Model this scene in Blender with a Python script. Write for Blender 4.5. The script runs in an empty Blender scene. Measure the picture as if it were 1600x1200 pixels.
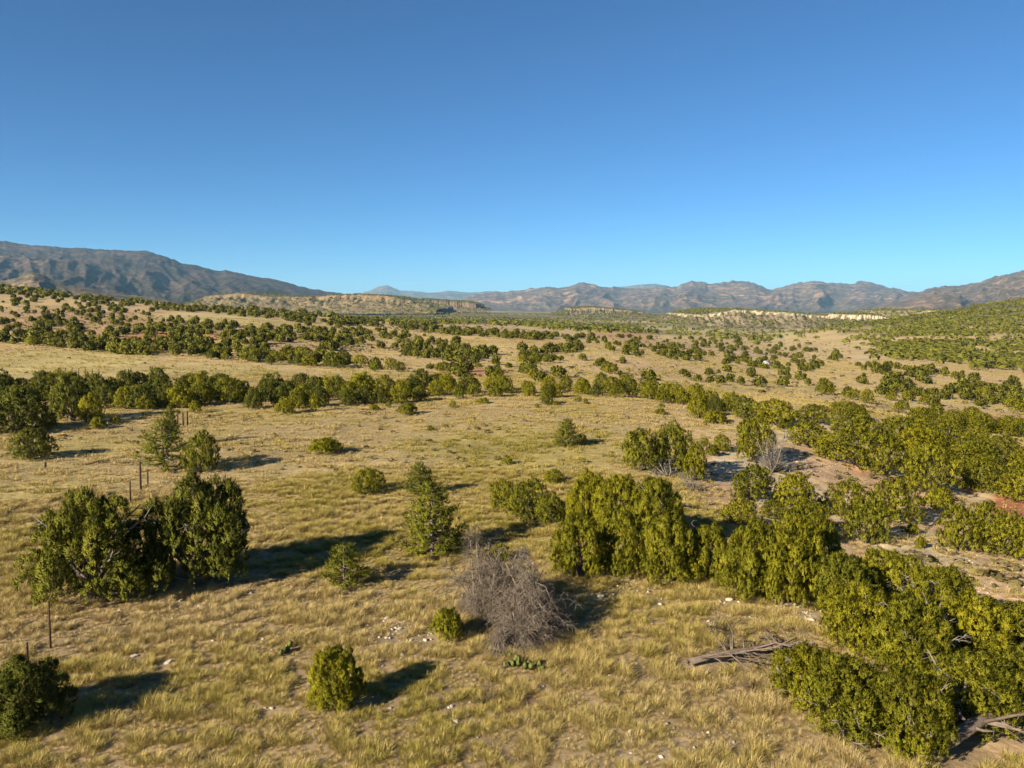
import bpy, math
import numpy as np
from mathutils import Vector, Matrix

R = math.radians
scene = bpy.context.scene
COL = scene.collection

# ------------------------------------------------------------------ camera
F = 1217.0                      # focal length in photo pixels (1600 wide)
PITCH = R(5.9)
CAM_H = 10.0
cam_data = bpy.data.cameras.new("camera")
cam_data.sensor_width = 36.0
cam_data.lens = 36.0 * F / 1600.0
cam_data.clip_start = 0.1
cam_data.clip_end = 60000
cam = bpy.data.objects.new("camera", cam_data)
COL.objects.link(cam)
cam.location = (0, 0, CAM_H)
cam.rotation_euler = (R(90) - PITCH, 0, 0)
scene.camera = cam

# ------------------------------------------------------------------ light
SUN_TRAVEL = R(47)              # sunlight travels 47 degrees to the right of straight ahead
SUN_ELEV = R(25)
EXPOSURE = 1.32
world = bpy.data.worlds.new("World")
scene.world = world
world.use_nodes = True
wn = world.node_tree.nodes
sky = wn.new("ShaderNodeTexSky")
sky.sky_type = 'NISHITA'
sky.sun_disc = False
sky.sun_elevation = SUN_ELEV
sky.sun_rotation = SUN_TRAVEL + math.pi
sky.altitude = 2500
sky.air_density = 0.9
sky.dust_density = 0.0
sky.ozone_density = 8.5
bg = wn["Background"]
bg.inputs["Strength"].default_value = 0.054
wb = wn.new("ShaderNodeMix"); wb.data_type = 'RGBA'; wb.blend_type = 'MULTIPLY'
wb.inputs[0].default_value = 1.0
wb.inputs[7].default_value = (0.86, 1.04, 0.96, 1)          # the photograph's cooler white balance, the same all over the sky
world.node_tree.links.new(sky.outputs[0], wb.inputs[6])
world.node_tree.links.new(wb.outputs[2], bg.inputs[0])

sd = bpy.data.lights.new("sun", 'SUN')
sd.energy = 5.0
sd.angle = R(0.53)
sd.color = (1.0, 0.87, 0.68)
sun = bpy.data.objects.new("sun", sd)
COL.objects.link(sun)
dvec = Vector((math.sin(SUN_TRAVEL) * math.cos(SUN_ELEV), math.cos(SUN_TRAVEL) * math.cos(SUN_ELEV), -math.sin(SUN_ELEV)))
sun.rotation_euler = dvec.to_track_quat('-Z', 'Y').to_euler()
sun.location = (-200, -160, 150)

scene.view_settings.view_transform = 'Standard'
scene.view_settings.look = 'None'
scene.view_settings.exposure = EXPOSURE
scene.view_settings.gamma = 1.0
scene.view_settings.use_curve_mapping = False
scene.render.engine = 'CYCLES'
scene.cycles.max_bounces = 6
scene.cycles.diffuse_bounces = 3
scene.cycles.transmission_bounces = 3
scene.cycles.volume_bounces = 0
scene.cycles.use_denoising = True

# ------------------------------------------------------------------ helpers: numbers
def hash2(ix, iy, seed):
    h = (ix.astype(np.int64) * 374761393 + iy.astype(np.int64) * 668265263 + seed * 1442695041) & 0xFFFFFFFF
    h = ((h ^ (h >> 13)) * 1274126177) & 0xFFFFFFFF
    h = h ^ (h >> 16)
    return (h & 0xFFFFFF) / float(0xFFFFFF)

def vnoise(x, y, seed=0):
    x = np.asarray(x, float); y = np.asarray(y, float)
    ix = np.floor(x); iy = np.floor(y)
    fx = x - ix; fy = y - iy
    fx = fx * fx * fx * (fx * (fx * 6 - 15) + 10); fy = fy * fy * fy * (fy * (fy * 6 - 15) + 10)
    a = hash2(ix, iy, seed); b = hash2(ix + 1, iy, seed)
    c = hash2(ix, iy + 1, seed); d = hash2(ix + 1, iy + 1, seed)
    return (a * (1 - fx) + b * fx) * (1 - fy) + (c * (1 - fx) + d * fx) * fy   # 0..1

def fbm(x, y, seed=0, octaves=4, gain=0.5):
    s = 0; a = 1.0; t = 0
    for k in range(octaves):
        ca, sa = math.cos(k * 1.1), math.sin(k * 1.1)
        s = s + a * (vnoise(x * ca - y * sa, x * sa + y * ca, seed + k * 17) - 0.5)
        t += a; a *= gain; x = x * 2.03; y = y * 2.03
    return s / t * 2        # about -1..1

def ridged(x, y, seed=0, octaves=4):
    s = 0; a = 1.0; t = 0
    for k in range(octaves):
        n = 1 - np.abs(vnoise(x, y, seed + k * 31) * 2 - 1)
        s = s + a * n * n; t += a; a *= 0.5
        x, y = (x * 0.8 - y * 0.6) * 2.0, (x * 0.6 + y * 0.8) * 2.0
    return s / t

def sstep(a, b, x):
    t = np.clip((x - a) / (b - a), 0, 1)
    return t * t * (3 - 2 * t)

def T(py):
    """downward slope of the ray through photo row py"""
    return np.tan(PITCH + np.arctan((np.asarray(py, float) - 600.0) / F))

# ------------------------------------------------------------------ helpers: meshes and objects
def np_mesh(name, V, faces, smooth=False, attrs=None):
    """faces: (n,3) or (n,4) int array; attrs: {name: (n_verts,) or (n_verts,3)}"""
    V = np.asarray(V, np.float32).reshape(-1, 3)
    faces = np.asarray(faces, np.int32)
    k = faces.shape[1]
    me = bpy.data.meshes.new(name)
    me.vertices.add(len(V)); me.vertices.foreach_set("co", V.ravel())
    me.loops.add(faces.size); me.loops.foreach_set("vertex_index", faces.ravel())
    me.polygons.add(len(faces))
    me.polygons.foreach_set("loop_start", np.arange(0, faces.size, k, dtype=np.int32))
    me.update(calc_edges=True)
    if smooth:
        me.polygons.foreach_set("use_smooth", np.ones(len(faces), bool))
    for an, av in (attrs or {}).items():
        av = np.asarray(av, np.float32)
        if av.ndim == 1:
            at = me.attributes.new(an, 'FLOAT', 'POINT'); at.data.foreach_set("value", av)
        else:
            at = me.attributes.new(an, 'FLOAT_COLOR', 'POINT')
            at.data.foreach_set("color", np.c_[av, np.ones(len(av))].astype(np.float32).ravel())
    return me

def link(name, me, mat=None, parent=None, loc=None):
    o = bpy.data.objects.new(name, me)
    COL.objects.link(o)
    if mat is not None and not me.materials:
        me.materials.append(mat)
    if parent is not None: o.parent = parent
    if loc is not None: o.location = loc
    return o

def empty(name, loc=(0, 0, 0), rz=0.0, sc=(1, 1, 1)):
    o = bpy.data.objects.new(name, None)
    o.empty_display_size = 0.3
    COL.objects.link(o)
    o.location = loc; o.rotation_euler = (0, 0, rz); o.scale = sc
    return o

def tag(o, label=None, cat=None, group=None, kind=None):
    if label: o["label"] = label
    if cat: o["category"] = cat
    if group: o["group"] = group
    if kind: o["kind"] = kind
    return o

def tube(pts, radii, n=5, cap=True):
    pts = np.asarray(pts, float); m = len(pts)
    radii = np.asarray(radii, float)
    tan = np.gradient(pts, axis=0)
    tan /= np.linalg.norm(tan, axis=1, keepdims=True) + 1e-9
    ref = np.array([0.31, 0.17, 0.93])
    if abs(tan.mean(0) @ ref) > 0.9 * np.linalg.norm(tan.mean(0)): ref = np.array([0.93, -0.2, 0.3])
    u = np.cross(tan, ref); u /= np.linalg.norm(u, axis=1, keepdims=True) + 1e-9
    w = np.cross(tan, u)
    a = np.arange(n) * 2 * np.pi / n
    V = pts[:, None] + radii[:, None, None] * (np.cos(a)[None, :, None] * u[:, None] + np.sin(a)[None, :, None] * w[:, None])
    V = V.reshape(-1, 3)
    f = []
    for i in range(m - 1):
        for j in range(n):
            k = (j + 1) % n
            a0, b0, c0, d0 = i * n + j, i * n + k, (i + 1) * n + k, (i + 1) * n + j
            f.append((a0, b0, c0)); f.append((a0, c0, d0))
    if cap:
        for j in range(1, n - 1):
            f.append((0, j + 1, j)); f.append(((m - 1) * n, (m - 1) * n + j, (m - 1) * n + j + 1))
    return V, np.array(f, np.int32)

def unit(v): return v / (np.linalg.norm(v, axis=-1, keepdims=True) + 1e-9)

def set_normals(me, N):
    me.polygons.foreach_set("use_smooth", np.ones(len(me.polygons), bool))
    me.normals_split_custom_set_from_vertices(N.tolist())

class Bag:
    """collects triangle pieces into one mesh"""
    def __init__(s): s.V = []; s.Fc = []; s.n = 0; s.tint = []
    def add(s, V, f, tint=1.0):
        V = np.asarray(V, float).reshape(-1, 3)
        s.V.append(V); s.Fc.append(np.asarray(f, np.int32) + s.n); s.n += len(V)
        s.tint.append(np.full(len(V), tint) if np.isscalar(tint) else np.asarray(tint))
    def add_tube(s, pts, radii, n=5, tint=1.0):
        V, f = tube(pts, radii, n); s.add(V, f, tint)
    def add_leaves(s, TV, tint, N):
        """single leaves whose shading normals follow the spray they sit on"""
        TV = TV.reshape(-1, 3, 3); N = unit(N.reshape(-1, 3))
        g = np.cross(TV[:, 1] - TV[:, 0], TV[:, 2] - TV[:, 0])
        fl = (g * N).sum(1) < 0
        TV[fl] = TV[fl][:, [0, 2, 1]]
        s.nrm = getattr(s, "nrm", []); s.nrm.append(np.repeat(N, 3, 0))
        s.add_tris(TV, tint)
    def add_tris(s, TV, tint):
        TV = TV.reshape(-1, 3); n = len(TV) // 3
        s.add(TV, np.arange(n * 3).reshape(-1, 3), np.repeat(tint, 3) if not np.isscalar(tint) else tint)
    def mesh(s, name, smooth=False):
        me = np_mesh(name, np.concatenate(s.V), np.concatenate(s.Fc), smooth, {"tint": np.concatenate(s.tint)})
        if getattr(s, "nrm", None): set_normals(me, np.concatenate(s.nrm))
        return me

# ------------------------------------------------------------------ helpers: materials
def mat_new(name):
    m = bpy.data.materials.new(name); m.use_nodes = True
    nt = m.node_tree
    return m, nt, nt.nodes["Principled BSDF"], nt.nodes["Material Output"]

def attr(nt, name, kind='GEOMETRY'):
    n = nt.nodes.new("ShaderNodeAttribute"); n.attribute_name = name; n.attribute_type = kind
    return n

def math_node(nt, op, a, b=None):
    n = nt.nodes.new("ShaderNodeMath"); n.operation = op
    for i, v in enumerate((a, b)):
        if v is None: continue
        if isinstance(v, (int, float)): n.inputs[i].default_value = v
        else: nt.links.new(v, n.inputs[i])
    return n.outputs[0]

def mix_rgb(nt, blend, fac, a, b):
    n = nt.nodes.new("ShaderNodeMix"); n.data_type = 'RGBA'; n.blend_type = blend
    for sock, v in ((n.inputs[0], fac), (n.inputs[6], a), (n.inputs[7], b)):
        if isinstance(v, (int, float)): sock.default_value = v
        elif isinstance(v, tuple): sock.default_value = (*v, 1)
        else: nt.links.new(v, sock)
    return n.outputs[2]

def noise_node(nt, scale, detail=4, rough=0.55, vec=None):
    n = nt.nodes.new("ShaderNodeTexNoise"); n.inputs["Scale"].default_value = scale
    n.inputs["Detail"].default_value = detail; n.inputs["Roughness"].default_value = rough
    if vec is not None: nt.links.new(vec, n.inputs["Vector"])
    return n

def ramp(nt, fac, stops):
    n = nt.nodes.new("ShaderNodeValToRGB")
    el = n.color_ramp.elements
    while len(el) < len(stops): el.new(0.5)
    for e, (p, c) in zip(el, stops): e.position = p; e.color = (*c, 1) if len(c) == 3 else c
    nt.links.new(fac, n.inputs[0])
    return n.outputs[0]

def foliage_material(name, ca, cb, cc, transl=0.28):
    """colour ranges between ca and cb per tree, each spray shifts it a little by its tint"""
    m, nt, p, out = mat_new(name)
    oi = nt.nodes.new("ShaderNodeObjectInfo")
    c = mix_rgb(nt, 'MIX', oi.outputs["Random"], ca, cb)
    t = attr(nt, "tint")
    dry = math_node(nt, 'MULTIPLY', math_node(nt, 'GREATER_THAN', t.outputs["Fac"], 1.33), 0.5)
    c = mix_rgb(nt, 'MIX', dry, c, cc)
    mul = nt.nodes.new("ShaderNodeVectorMath"); mul.operation = 'SCALE'
    nt.links.new(c, mul.inputs[0]); nt.links.new(t.outputs["Fac"], mul.inputs["Scale"])
    nt.links.new(mul.outputs[0], p.inputs["Base Color"])
    p.inputs["Roughness"].default_value = 0.75
    p.inputs["Specular IOR Level"].default_value = 0.15
    tr = nt.nodes.new("ShaderNodeBsdfTranslucent")
    nt.links.new(mul.outputs[0], tr.inputs["Color"])
    mx = nt.nodes.new("ShaderNodeMixShader"); mx.inputs[0].default_value = transl
    nt.links.new(p.outputs[0], mx.inputs[1]); nt.links.new(tr.outputs[0], mx.inputs[2])
    nt.links.new(mx.outputs[0], out.inputs["Surface"])
    return m

def tint_material(name, col, rough=0.9, scale=6.0, var=0.35):
    m, nt, p, out = mat_new(name)
    tc = nt.nodes.new("ShaderNodeTexCoord")
    nz = noise_node(nt, scale, 5, 0.6, tc.outputs["Object"])
    c = ramp(nt, nz.outputs["Fac"], [(0.3, tuple(v * (1 - var) for v in col)), (0.7, tuple(min(1, v * (1 + var)) for v in col))])
    t = attr(nt, "tint")
    mul = nt.nodes.new("ShaderNodeVectorMath"); mul.operation = 'SCALE'
    nt.links.new(c, mul.inputs[0]); nt.links.new(t.outputs["Fac"], mul.inputs["Scale"])
    nt.links.new(mul.outputs[0], p.inputs["Base Color"])
    p.inputs["Roughness"].default_value = rough
    p.inputs["Specular IOR Level"].default_value = 0.2
    return m

M_JUNIPER = foliage_material("juniper_foliage", (0.265, 0.245, 0.012), (0.155, 0.160, 0.013), (0.26, 0.20, 0.03), 0.30)
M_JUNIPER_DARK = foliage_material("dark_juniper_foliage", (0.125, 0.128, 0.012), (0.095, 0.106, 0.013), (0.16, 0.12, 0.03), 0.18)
M_PINYON = foliage_material("pinyon_foliage", (0.165, 0.168, 0.010), (0.13, 0.14, 0.011), (0.17, 0.15, 0.03), 0.28)
M_FARTREE = foliage_material("far_foliage", (0.135, 0.130, 0.012), (0.11, 0.11, 0.012), (0.15, 0.13, 0.02), 0.15)
M_BARK = tint_material("grey_bark", (0.14, 0.115, 0.09), scale=9)
M_DEADWOOD = tint_material("weathered_wood", (0.17, 0.148, 0.12), scale=8)
M_TWIG = tint_material("dead_twigs", (0.155, 0.125, 0.095), scale=5)
M_LOG = tint_material("grey_log", (0.13, 0.10, 0.075), scale=7)
M_POST = tint_material("rusty_post", (0.06, 0.035, 0.024), scale=20)
M_STONE = tint_material("pale_limestone", (0.40, 0.345, 0.265), scale=3, var=0.25)
M_CACTUS = tint_material("cactus_skin", (0.095, 0.11, 0.025), rough=0.6, scale=12, var=0.2)
M_DRYSHRUB = tint_material("dry_shrub_stems", (0.14, 0.105, 0.065), scale=6)
M_WHITE = tint_material("white_wall", (0.60, 0.58, 0.56), scale=2, var=0.06)
M_ROOF = tint_material("metal_roof", (0.40, 0.41, 0.44), rough=0.5, scale=2, var=0.08)
M_DARK = tint_material("dark_opening", (0.05, 0.045, 0.04), scale=2, var=0.1)

# ------------------------------------------------------------------ terrain height
# columns of (forward distance, height) read off the photograph, one list per photo column
FAR = [(9000, -75), (20000, -140)]
COLS = {
 -300: [(2, 0), (65, 0), (105, .2), (200, 0), (260, 5), (500, 28), (700, 30), (1200, 0), (2500, -10), (5000, -30)],
 0:    [(2, 0), (60, 0), (105, 0), (150, -.3), (200, -.8), (240, 1.5), (350, 9), (500, 20), (650, 18), (1000, -5), (2500, -12), (5000, -30)],
 200:  [(2, 0), (60, 0), (110, 0), (155, 0), (200, .5), (300, 4.5), (480, 10.4), (700, 6), (1200, -10), (2500, -14), (5000, -32)],
 400:  [(2, 0), (75, 0), (105, 0), (125, -.3), (170, -.3), (250, 2.2), (330, 4), (450, 6), (700, 0), (1200, -14), (2500, -16), (5000, -34)],
 600:  [(2, 0), (80, 0), (100, -.2), (115, -.6), (150, -1.2), (200, -1.8), (280, -2), (400, -.9), (450, -1.2), (700, -9), (1500, -16), (2500, -19), (5000, -34)],
 800:  [(2, 0), (82, 0), (110, -.5), (160, -1.3), (220, -1.9), (330, -2.4), (420, -4), (700, -9), (1500, -19), (2500, -24), (5000, -36)],
 1000: [(2, 0), (84, 0), (110, -1.4), (180, -2.9), (230, -3.8), (400, -8.3), (800, -17), (2000, -33), (4000, -46)],
 1100: [(2, 0), (30, 0), (42, -.45), (58, -.5), (70, -.35), (85, -.8), (125, -2.9), (165, -4.4), (240, -6.9), (330, -9.2), (430, -11.5), (800, -20), (2000, -38), (4000, -48)],
 1200: [(2, 0), (27, 0), (40, -1.0), (50, -1.2), (58, -.7), (70, -.05), (80, -.4), (100, -2.4), (160, -6.5), (215, -8.7), (260, -10.4), (400, -15), (800, -27), (1800, -43), (2600, -46), (4000, -50)],
 1300: [(2, 0), (24, 0), (32, -1.2), (40, -2.1), (50, -2.3), (58, -1.6), (68, -.75), (85, -1.2), (100, -2.9), (150, -6.4), (200, -8.4), (300, -12.2), (450, -17), (700, -15), (900, -16), (1400, -36), (2600, -46), (4000, -50)],
 1400: [(2, 0), (24, 0), (32, -1.2), (38, -1.9), (50, -3.0), (58, -2.9), (68, -2.1), (85, -2.9), (115, -5.6), (145, -7.4), (175, -8.4), (215, -9), (300, -11.5), (400, -13.5), (600, -10), (800, -5), (1000, -12), (1500, -36), (2600, -46), (4000, -50)],
 1500: [(2, 0), (22, -.2), (32, -1.4), (39, -2.2), (50, -3.4), (60, -3.7), (72, -3.3), (90, -5.0), (120, -7.2), (155, -8.6), (200, -10.5), (260, -12.7), (340, -14), (600, -9.5), (870, 7), (1100, -5), (1600, -36), (2600, -46), (4000, -50)],
 1600: [(2, 0), (22, -.4), (32, -1.5), (39, -2.3), (50, -3.6), (65, -4.9), (88, -6.5), (125, -8.1), (165, -9.8), (220, -12.7), (300, -16.1), (380, -15), (600, -7), (800, 9), (950, 19.5), (1300, 0), (1800, -30), (2600, -46), (4000, -50)],
 1900: [(2, 0), (22, -.6), (32, -1.7), (50, -4), (88, -7), (165, -10), (300, -14), (600, 2), (950, 40), (1300, 30), (2600, -40), (4000, -50)],
}
AX0, AX1, NAX = -1.0, 1.0, 241
LY0, LY1, NLY = math.log(2.0), math.log(20000.0), 560
_ax = np.linspace(AX0, AX1, NAX); _ly = np.linspace(LY0, LY1, NLY)
_cpx = np.array(sorted(COLS)); _cax = (_cpx - 800) / F
_prof = np.array([np.interp(_ly, [math.log(a) for a, _ in COLS[c] + FAR], [b for _, b in COLS[c] + FAR]) for c in _cpx])
_tab = np.array([np.interp(_ax, _cax, _prof[:, j]) for j in range(NLY)])        # (NLY, NAX)
def _gauss(a, s, axis):
    r = int(3 * s) + 1; k = np.exp(-0.5 * (np.arange(-r, r + 1) / s) ** 2); k /= k.sum()
    pad = [(0, 0), (0, 0)]; pad[axis] = (r, r)
    p = np.pad(a, pad, mode='edge')
    return np.apply_along_axis(lambda v: np.convolve(v, k, 'valid'), axis, p)
_tab = _gauss(_gauss(_tab, 4.0, 0), 3.5, 1)

def base_height(x, y):
    x = np.asarray(x, float); y = np.asarray(y, float)
    r = np.hypot(x, y)
    yy = np.maximum(y, 0.7071 * r)                       # beside and behind the camera the edge columns go on
    a = np.where(y > 0.7071 * r, x / np.maximum(yy, 1e-6), np.sign(x))
    yy = np.clip(yy, 2.0, 19999.0); a = np.clip(a, AX0, AX1 - 1e-6)
    i = (np.log(yy) - LY0) / (LY1 - LY0) * (NLY - 1); j = (a - AX0) / (AX1 - AX0) * (NAX - 1)
    i0 = np.clip(i.astype(int), 0, NLY - 2); j0 = np.clip(j.astype(int), 0, NAX - 2)
    fi = i - i0; fj = j - j0
    return (_tab[i0, j0] * (1 - fi) + _tab[i0 + 1, j0] * fi) * (1 - fj) + (_tab[i0, j0 + 1] * (1 - fi) + _tab[i0 + 1, j0 + 1] * fi) * fj

def slope_zone(x, y):
    """1 on the eroded slope right of the grassy flat"""
    b = base_height(x, y)
    return sstep(-0.12, -0.65, b) * (1 - sstep(70, 130, np.hypot(x, y)))

def height(x, y):
    x = np.asarray(x, float); y = np.asarray(y, float)
    r = np.hypot(x, y)
    z = base_height(x, y)
    z = z + 0.05 * fbm(x / 0.9, y / 0.9, 5, 2) * (1 - sstep(40, 90, r)) + 0.16 * fbm(x / 9, y / 9, 6, 3) * (1 - sstep(100, 300, r))
    z = z - 0.28 * slope_zone(x, y) * ridged(x / 7.0, y / 11.0, 91, 3) + 0.06 * slope_zone(x, y)
    z = z + 0.55 * fbm(x / 38, y / 38, 7, 3) * sstep(95, 160, r)
    z = z + 1.6 * fbm(x / 140, y / 140, 8, 3) * sstep(260, 500, r)
    z = z + 6.0 * fbm(x / 520, y / 520, 9, 4) * sstep(1000, 2200, r)
    return z

_TT = np.exp(np.linspace(math.log(6.0), math.log(19000.0), 2600))
def pix(px, py):
    """photo pixel -> point on the terrain"""
    u = (px - 800) / F; v = -(py - 600) / F
    dx, dy, dz = u, math.cos(PITCH) + v * math.sin(PITCH), -math.sin(PITCH) + v * math.cos(PITCH)
    X = dx * _TT; Y = dy * _TT; Z = CAM_H + dz * _TT
    d = Z - height(X, Y)
    k = np.argmax(d < 0)
    if d[k] >= 0:
        k = len(_TT) - 1
        return np.array([X[k], Y[k], float(height(X[k], Y[k]))])
    f = d[k - 1] / (d[k - 1] - d[k]) if k > 0 else 0
    t = _TT[k - 1] + f * (_TT[k] - _TT[k - 1])
    x, y = dx * t, dy * t
    return np.array([x, y, float(height(x, y))])

def project(P):
    P = np.asarray(P, float); dz = P[..., 2] - CAM_H
    dep = P[..., 1] * math.cos(PITCH) - dz * math.sin(PITCH)
    up = P[..., 1] * math.sin(PITCH) + dz * math.cos(PITCH)
    return 800 + F * P[..., 0] / dep, 600 - F * up / dep, dep

# ------------------------------------------------------------------ terrain mesh
th_f = np.radians(np.linspace(-39, 39, 430))
th_o = np.radians(np.linspace(39, 321, 96))[1:-1]
th = np.concatenate([th_f, th_o])
rr = np.exp(np.concatenate([np.linspace(math.log(3), math.log(11), 12)[:-1], np.linspace(math.log(11), math.log(130), 330)[:-1],
                            np.linspace(math.log(130), math.log(19000), 330)]))
RR, TH = np.meshgrid(rr, th, indexing='ij')
GX, GY = RR * np.sin(TH), RR * np.cos(TH)
GZ = height(GX, GY)
nr, nt_ = RR.shape
V = np.stack([GX, GY, GZ], -1).reshape(-1, 3)
V = np.vstack([V, [[0, 0, float(height(np.array([0.0]), np.array([0.1]))[0])]]])
ii, jj = np.meshgrid(np.arange(nr - 1), np.arange(nt_), indexing='ij')
j2 = (jj + 1) % nt_
Q = np.stack([ii * nt_ + jj, (ii) * nt_ + j2, (ii + 1) * nt_ + j2, (ii + 1) * nt_ + jj], -1).reshape(-1, 4)
Q = Q[:, [0, 3, 2, 1]]
capf = np.array([[len(V) - 1, j, (j + 1) % nt_, (j + 1) % nt_] for j in range(nt_)])

# what the ground is made of, in world space: blobs centred on points of the photograph
C_SOIL = np.array((0.40, 0.30, 0.175)); C_MEADOW = np.array((0.50, 0.39, 0.205)); C_YELLOW = np.array((0.41, 0.345, 0.115))
C_PINK = np.array((0.46, 0.32, 0.205)); C_RED = np.array((0.40, 0.17, 0.09)); C_PALE = np.array((0.52, 0.43, 0.30))
C_TAN = np.array((0.52, 0.395, 0.205)); C_FOREST = np.array((0.13, 0.125, 0.055)); C_OLIVE = np.array((0.20, 0.175, 0.075))
C_WHITE = np.array((0.60, 0.54, 0.43))
X, Y, Z = V[:, 0], V[:, 1], V[:, 2]
SOIL_K = 0.66
RAD = np.hypot(X, Y)
n1 = fbm(X / 14, Y / 14, 21, 4); n2 = fbm(X / 45, Y / 45, 22, 4); n3 = fbm(X / 260, Y / 260, 23, 4)
def mixc(c, k, w): return c * (1 - w[:, None]) + np.asarray(k)[None] * w[:, None]
col = np.repeat(C_SOIL[None], len(V), 0)
col = mixc(col, C_MEADOW, sstep(26, 48, RAD))
col = mixc(col, C_YELLOW, sstep(0.0, 0.45, n1) * (1 - sstep(60, 90, RAD)) * sstep(20, 32, RAD) * 0.75)
sz = slope_zone(X, Y)
col = mixc(col, C_PINK, sz * sstep(-0.25, 0.25, n1 + 0.25))
col = mixc(col, C_PALE, sz * sstep(0.15, 0.5, -n1) * 0.8)
col = mixc(col, C_TAN, sstep(85, 130, RAD))
col = mixc(col, C_PINK, sstep(0.05, 0.5, n2) * sstep(100, 170, RAD) * 0.6)
# the far plain under its woodland
plain = sstep(480, 900, RAD)
col = mixc(col, C_OLIVE, plain * 0.75)
col = mixc(col, C_FOREST, plain * sstep(-0.25, 0.2, n3) * 0.75)
col = mixc(col, C_TAN, plain * sstep(0.3, 0.55, -n3) * 0.8)
BLOBS = [
 (1115, 770, 34, 55, C_PINK, 1.0), (1150, 715, 45, 22, C_PALE, 1.0), (1260, 725, 55, 32, C_PINK, 1.0), (1300, 760, 40, 30, C_PINK, .9), (1390, 845, 80, 30, C_PINK, .95), (1530, 895, 90, 36, C_PINK, .95), (1240, 770, 50, 40, C_PALE, .8),
 (130, 500, 190, 36, (0.40, 0.27, 0.16), .9), (1290, 800, 60, 40, C_PALE, .8), (1420, 850, 60, 25, C_PALE, .9), (1200, 740, 60, 40, C_PALE, .8), (1500, 890, 70, 25, C_PALE, .7),  # px, py, half width px, half height px, colour, strength
 (215, 527, 75, 16, C_RED, .85), (90, 525, 70, 9, C_PINK, .8), (250, 541, 60, 12, C_RED, .6), (180, 515, 60, 8, C_PINK, .7), (60, 495, 50, 10, C_PINK, .5),
 (120, 500, 90, 15, C_PINK, .5), (330, 525, 30, 7, C_RED, .6), (455, 545, 55, 10, C_PINK, .9), (290, 488, 60, 6, C_PINK, .7),
 (735, 583, 62, 9, (0.50, 0.25, 0.16), .95), (700, 510, 110, 12, C_PINK, .7), (820, 527, 40, 7, C_RED, .45), (900, 530, 60, 8, C_PALE, .6), (975, 522, 55, 4, C_RED, .45),
 (1560, 655, 80, 8, C_RED, .75), (1480, 640, 60, 7, C_PINK, .5), (1585, 795, 45, 26, C_RED, 1.0), (1515, 760, 16, 10, C_RED, .95), (1560, 850, 60, 20, C_PINK, .6), (1470, 772, 30, 10, C_PINK, .8),
 (1340, 730, 25, 14, (0.48, 0.27, 0.17), .8), (1275, 725, 40, 25, C_PINK, .8), (1150, 720, 35, 25, C_PALE, .8), (1310, 835, 40, 18, C_PINK, .9), (1120, 790, 30, 40, C_PINK, .7),
 (1560, 905, 60, 30, (0.47, 0.33, 0.20), .9), (1240, 955, 70, 14, C_PALE, .9), (1100, 915, 90, 12, C_PALE, .65), (1000, 900, 60, 10, C_PALE, .6), (860, 735, 40, 8, C_PALE, .5),
 (640, 985, 45, 22, C_PALE, .5), (790, 1090, 60, 18, (0.33, 0.19, 0.11), .7), (700, 1120, 50, 14, C_PALE, .35), (1000, 1165, 90, 25, C_PALE, .4), (270, 945, 70, 8, C_PALE, .5),
 (345, 498, 110, 8, (0.50, 0.42, 0.21), .95), (90, 560, 150, 18, (0.45, 0.38, 0.17), .9), (330, 580, 130, 9, (0.45, 0.38, 0.17), .9), (580, 588, 90, 7, (0.50, 0.42, 0.22), .9),
 (640, 560, 60, 12, C_TAN, .8), (1020, 575, 110, 14, C_PINK, .5), (1330, 590, 150, 12, C_TAN, .7), (1200, 536, 130, 10, C_TAN, .85), (1130, 520, 90, 5, C_TAN, .6), (1300, 552, 80, 10, C_TAN, .8), (1060, 513, 120, 3, (.5, .43, .22), .7), (980, 514, 25, 2, (.55, .48, .25), .9),
 (1160, 553, 50, 7, C_PALE, .9), (1250, 525, 80, 6, C_TAN, .8), (1225, 522, 30, 3, (.5, .44, .22), .8), (1350, 562, 22, 7, C_PALE, .6), (1530, 560, 50, 20, C_TAN, .85), (1440, 570, 60, 10, C_TAN, .8),
 (1100, 545, 120, 10, C_PINK, .6), (1250, 545, 150, 8, C_TAN, .6), (1590, 590, 60, 12, C_PINK, .5),
]
for (bx, by, hw, hh, c, s) in BLOBS:
    p0 = pix(bx, by); pn = pix(bx, by + hh); pf = pix(bx, by - hh)
    dep = p0[1]
    rx = hw * dep / F; ry = max(abs(pf[1] - p0[1]), abs(p0[1] - pn[1]) , 0.5) if pf[1] < p0[1] * 3 else abs(p0[1] - pn[1])
    q = np.hypot((X - X * 0 - p0[0] * Y / max(p0[1], 1)) / np.maximum(rx * Y / max(p0[1], 1), .1), (Y - p0[1]) / ry)
    w = s * (1 - sstep(0.55, 1.15, q + 0.35 * n1 * (dep < 140) + 0.45 * n2 * (dep >= 140)))
    w[(Y < 5)] = 0
    col = mixc(col, c, w)
n4 = fbm(X / 1.3, Y / 1.3, 24, 3) * (RAD < 120)
col = np.clip(col * (SOIL_K + .16 * sstep(90, 150, RAD) + .28 * sz)[:, None] * (1 + 0.14 * n1[:, None] + 0.16 * n4[:, None]), 0.02, 0.8)
M_GROUND, gnt, gp, gout = mat_new("dry_ground")
ga = attr(gnt, "soil")
geo = gnt.nodes.new("ShaderNodeNewGeometry")
na = noise_node(gnt, 1.4, 6, 0.65, geo.outputs["Position"])
nb = noise_node(gnt, 0.16, 5, 0.6, geo.outputs["Position"])
nc = noise_node(gnt, 9.0, 3, 0.6, geo.outputs["Position"])
fa = ramp(gnt, na.outputs["Fac"], [(0.25, (0.62, 0.60, 0.56)), (0.5, (0.98, 0.98, 0.98)), (0.75, (1.25, 1.22, 1.15))])
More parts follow.
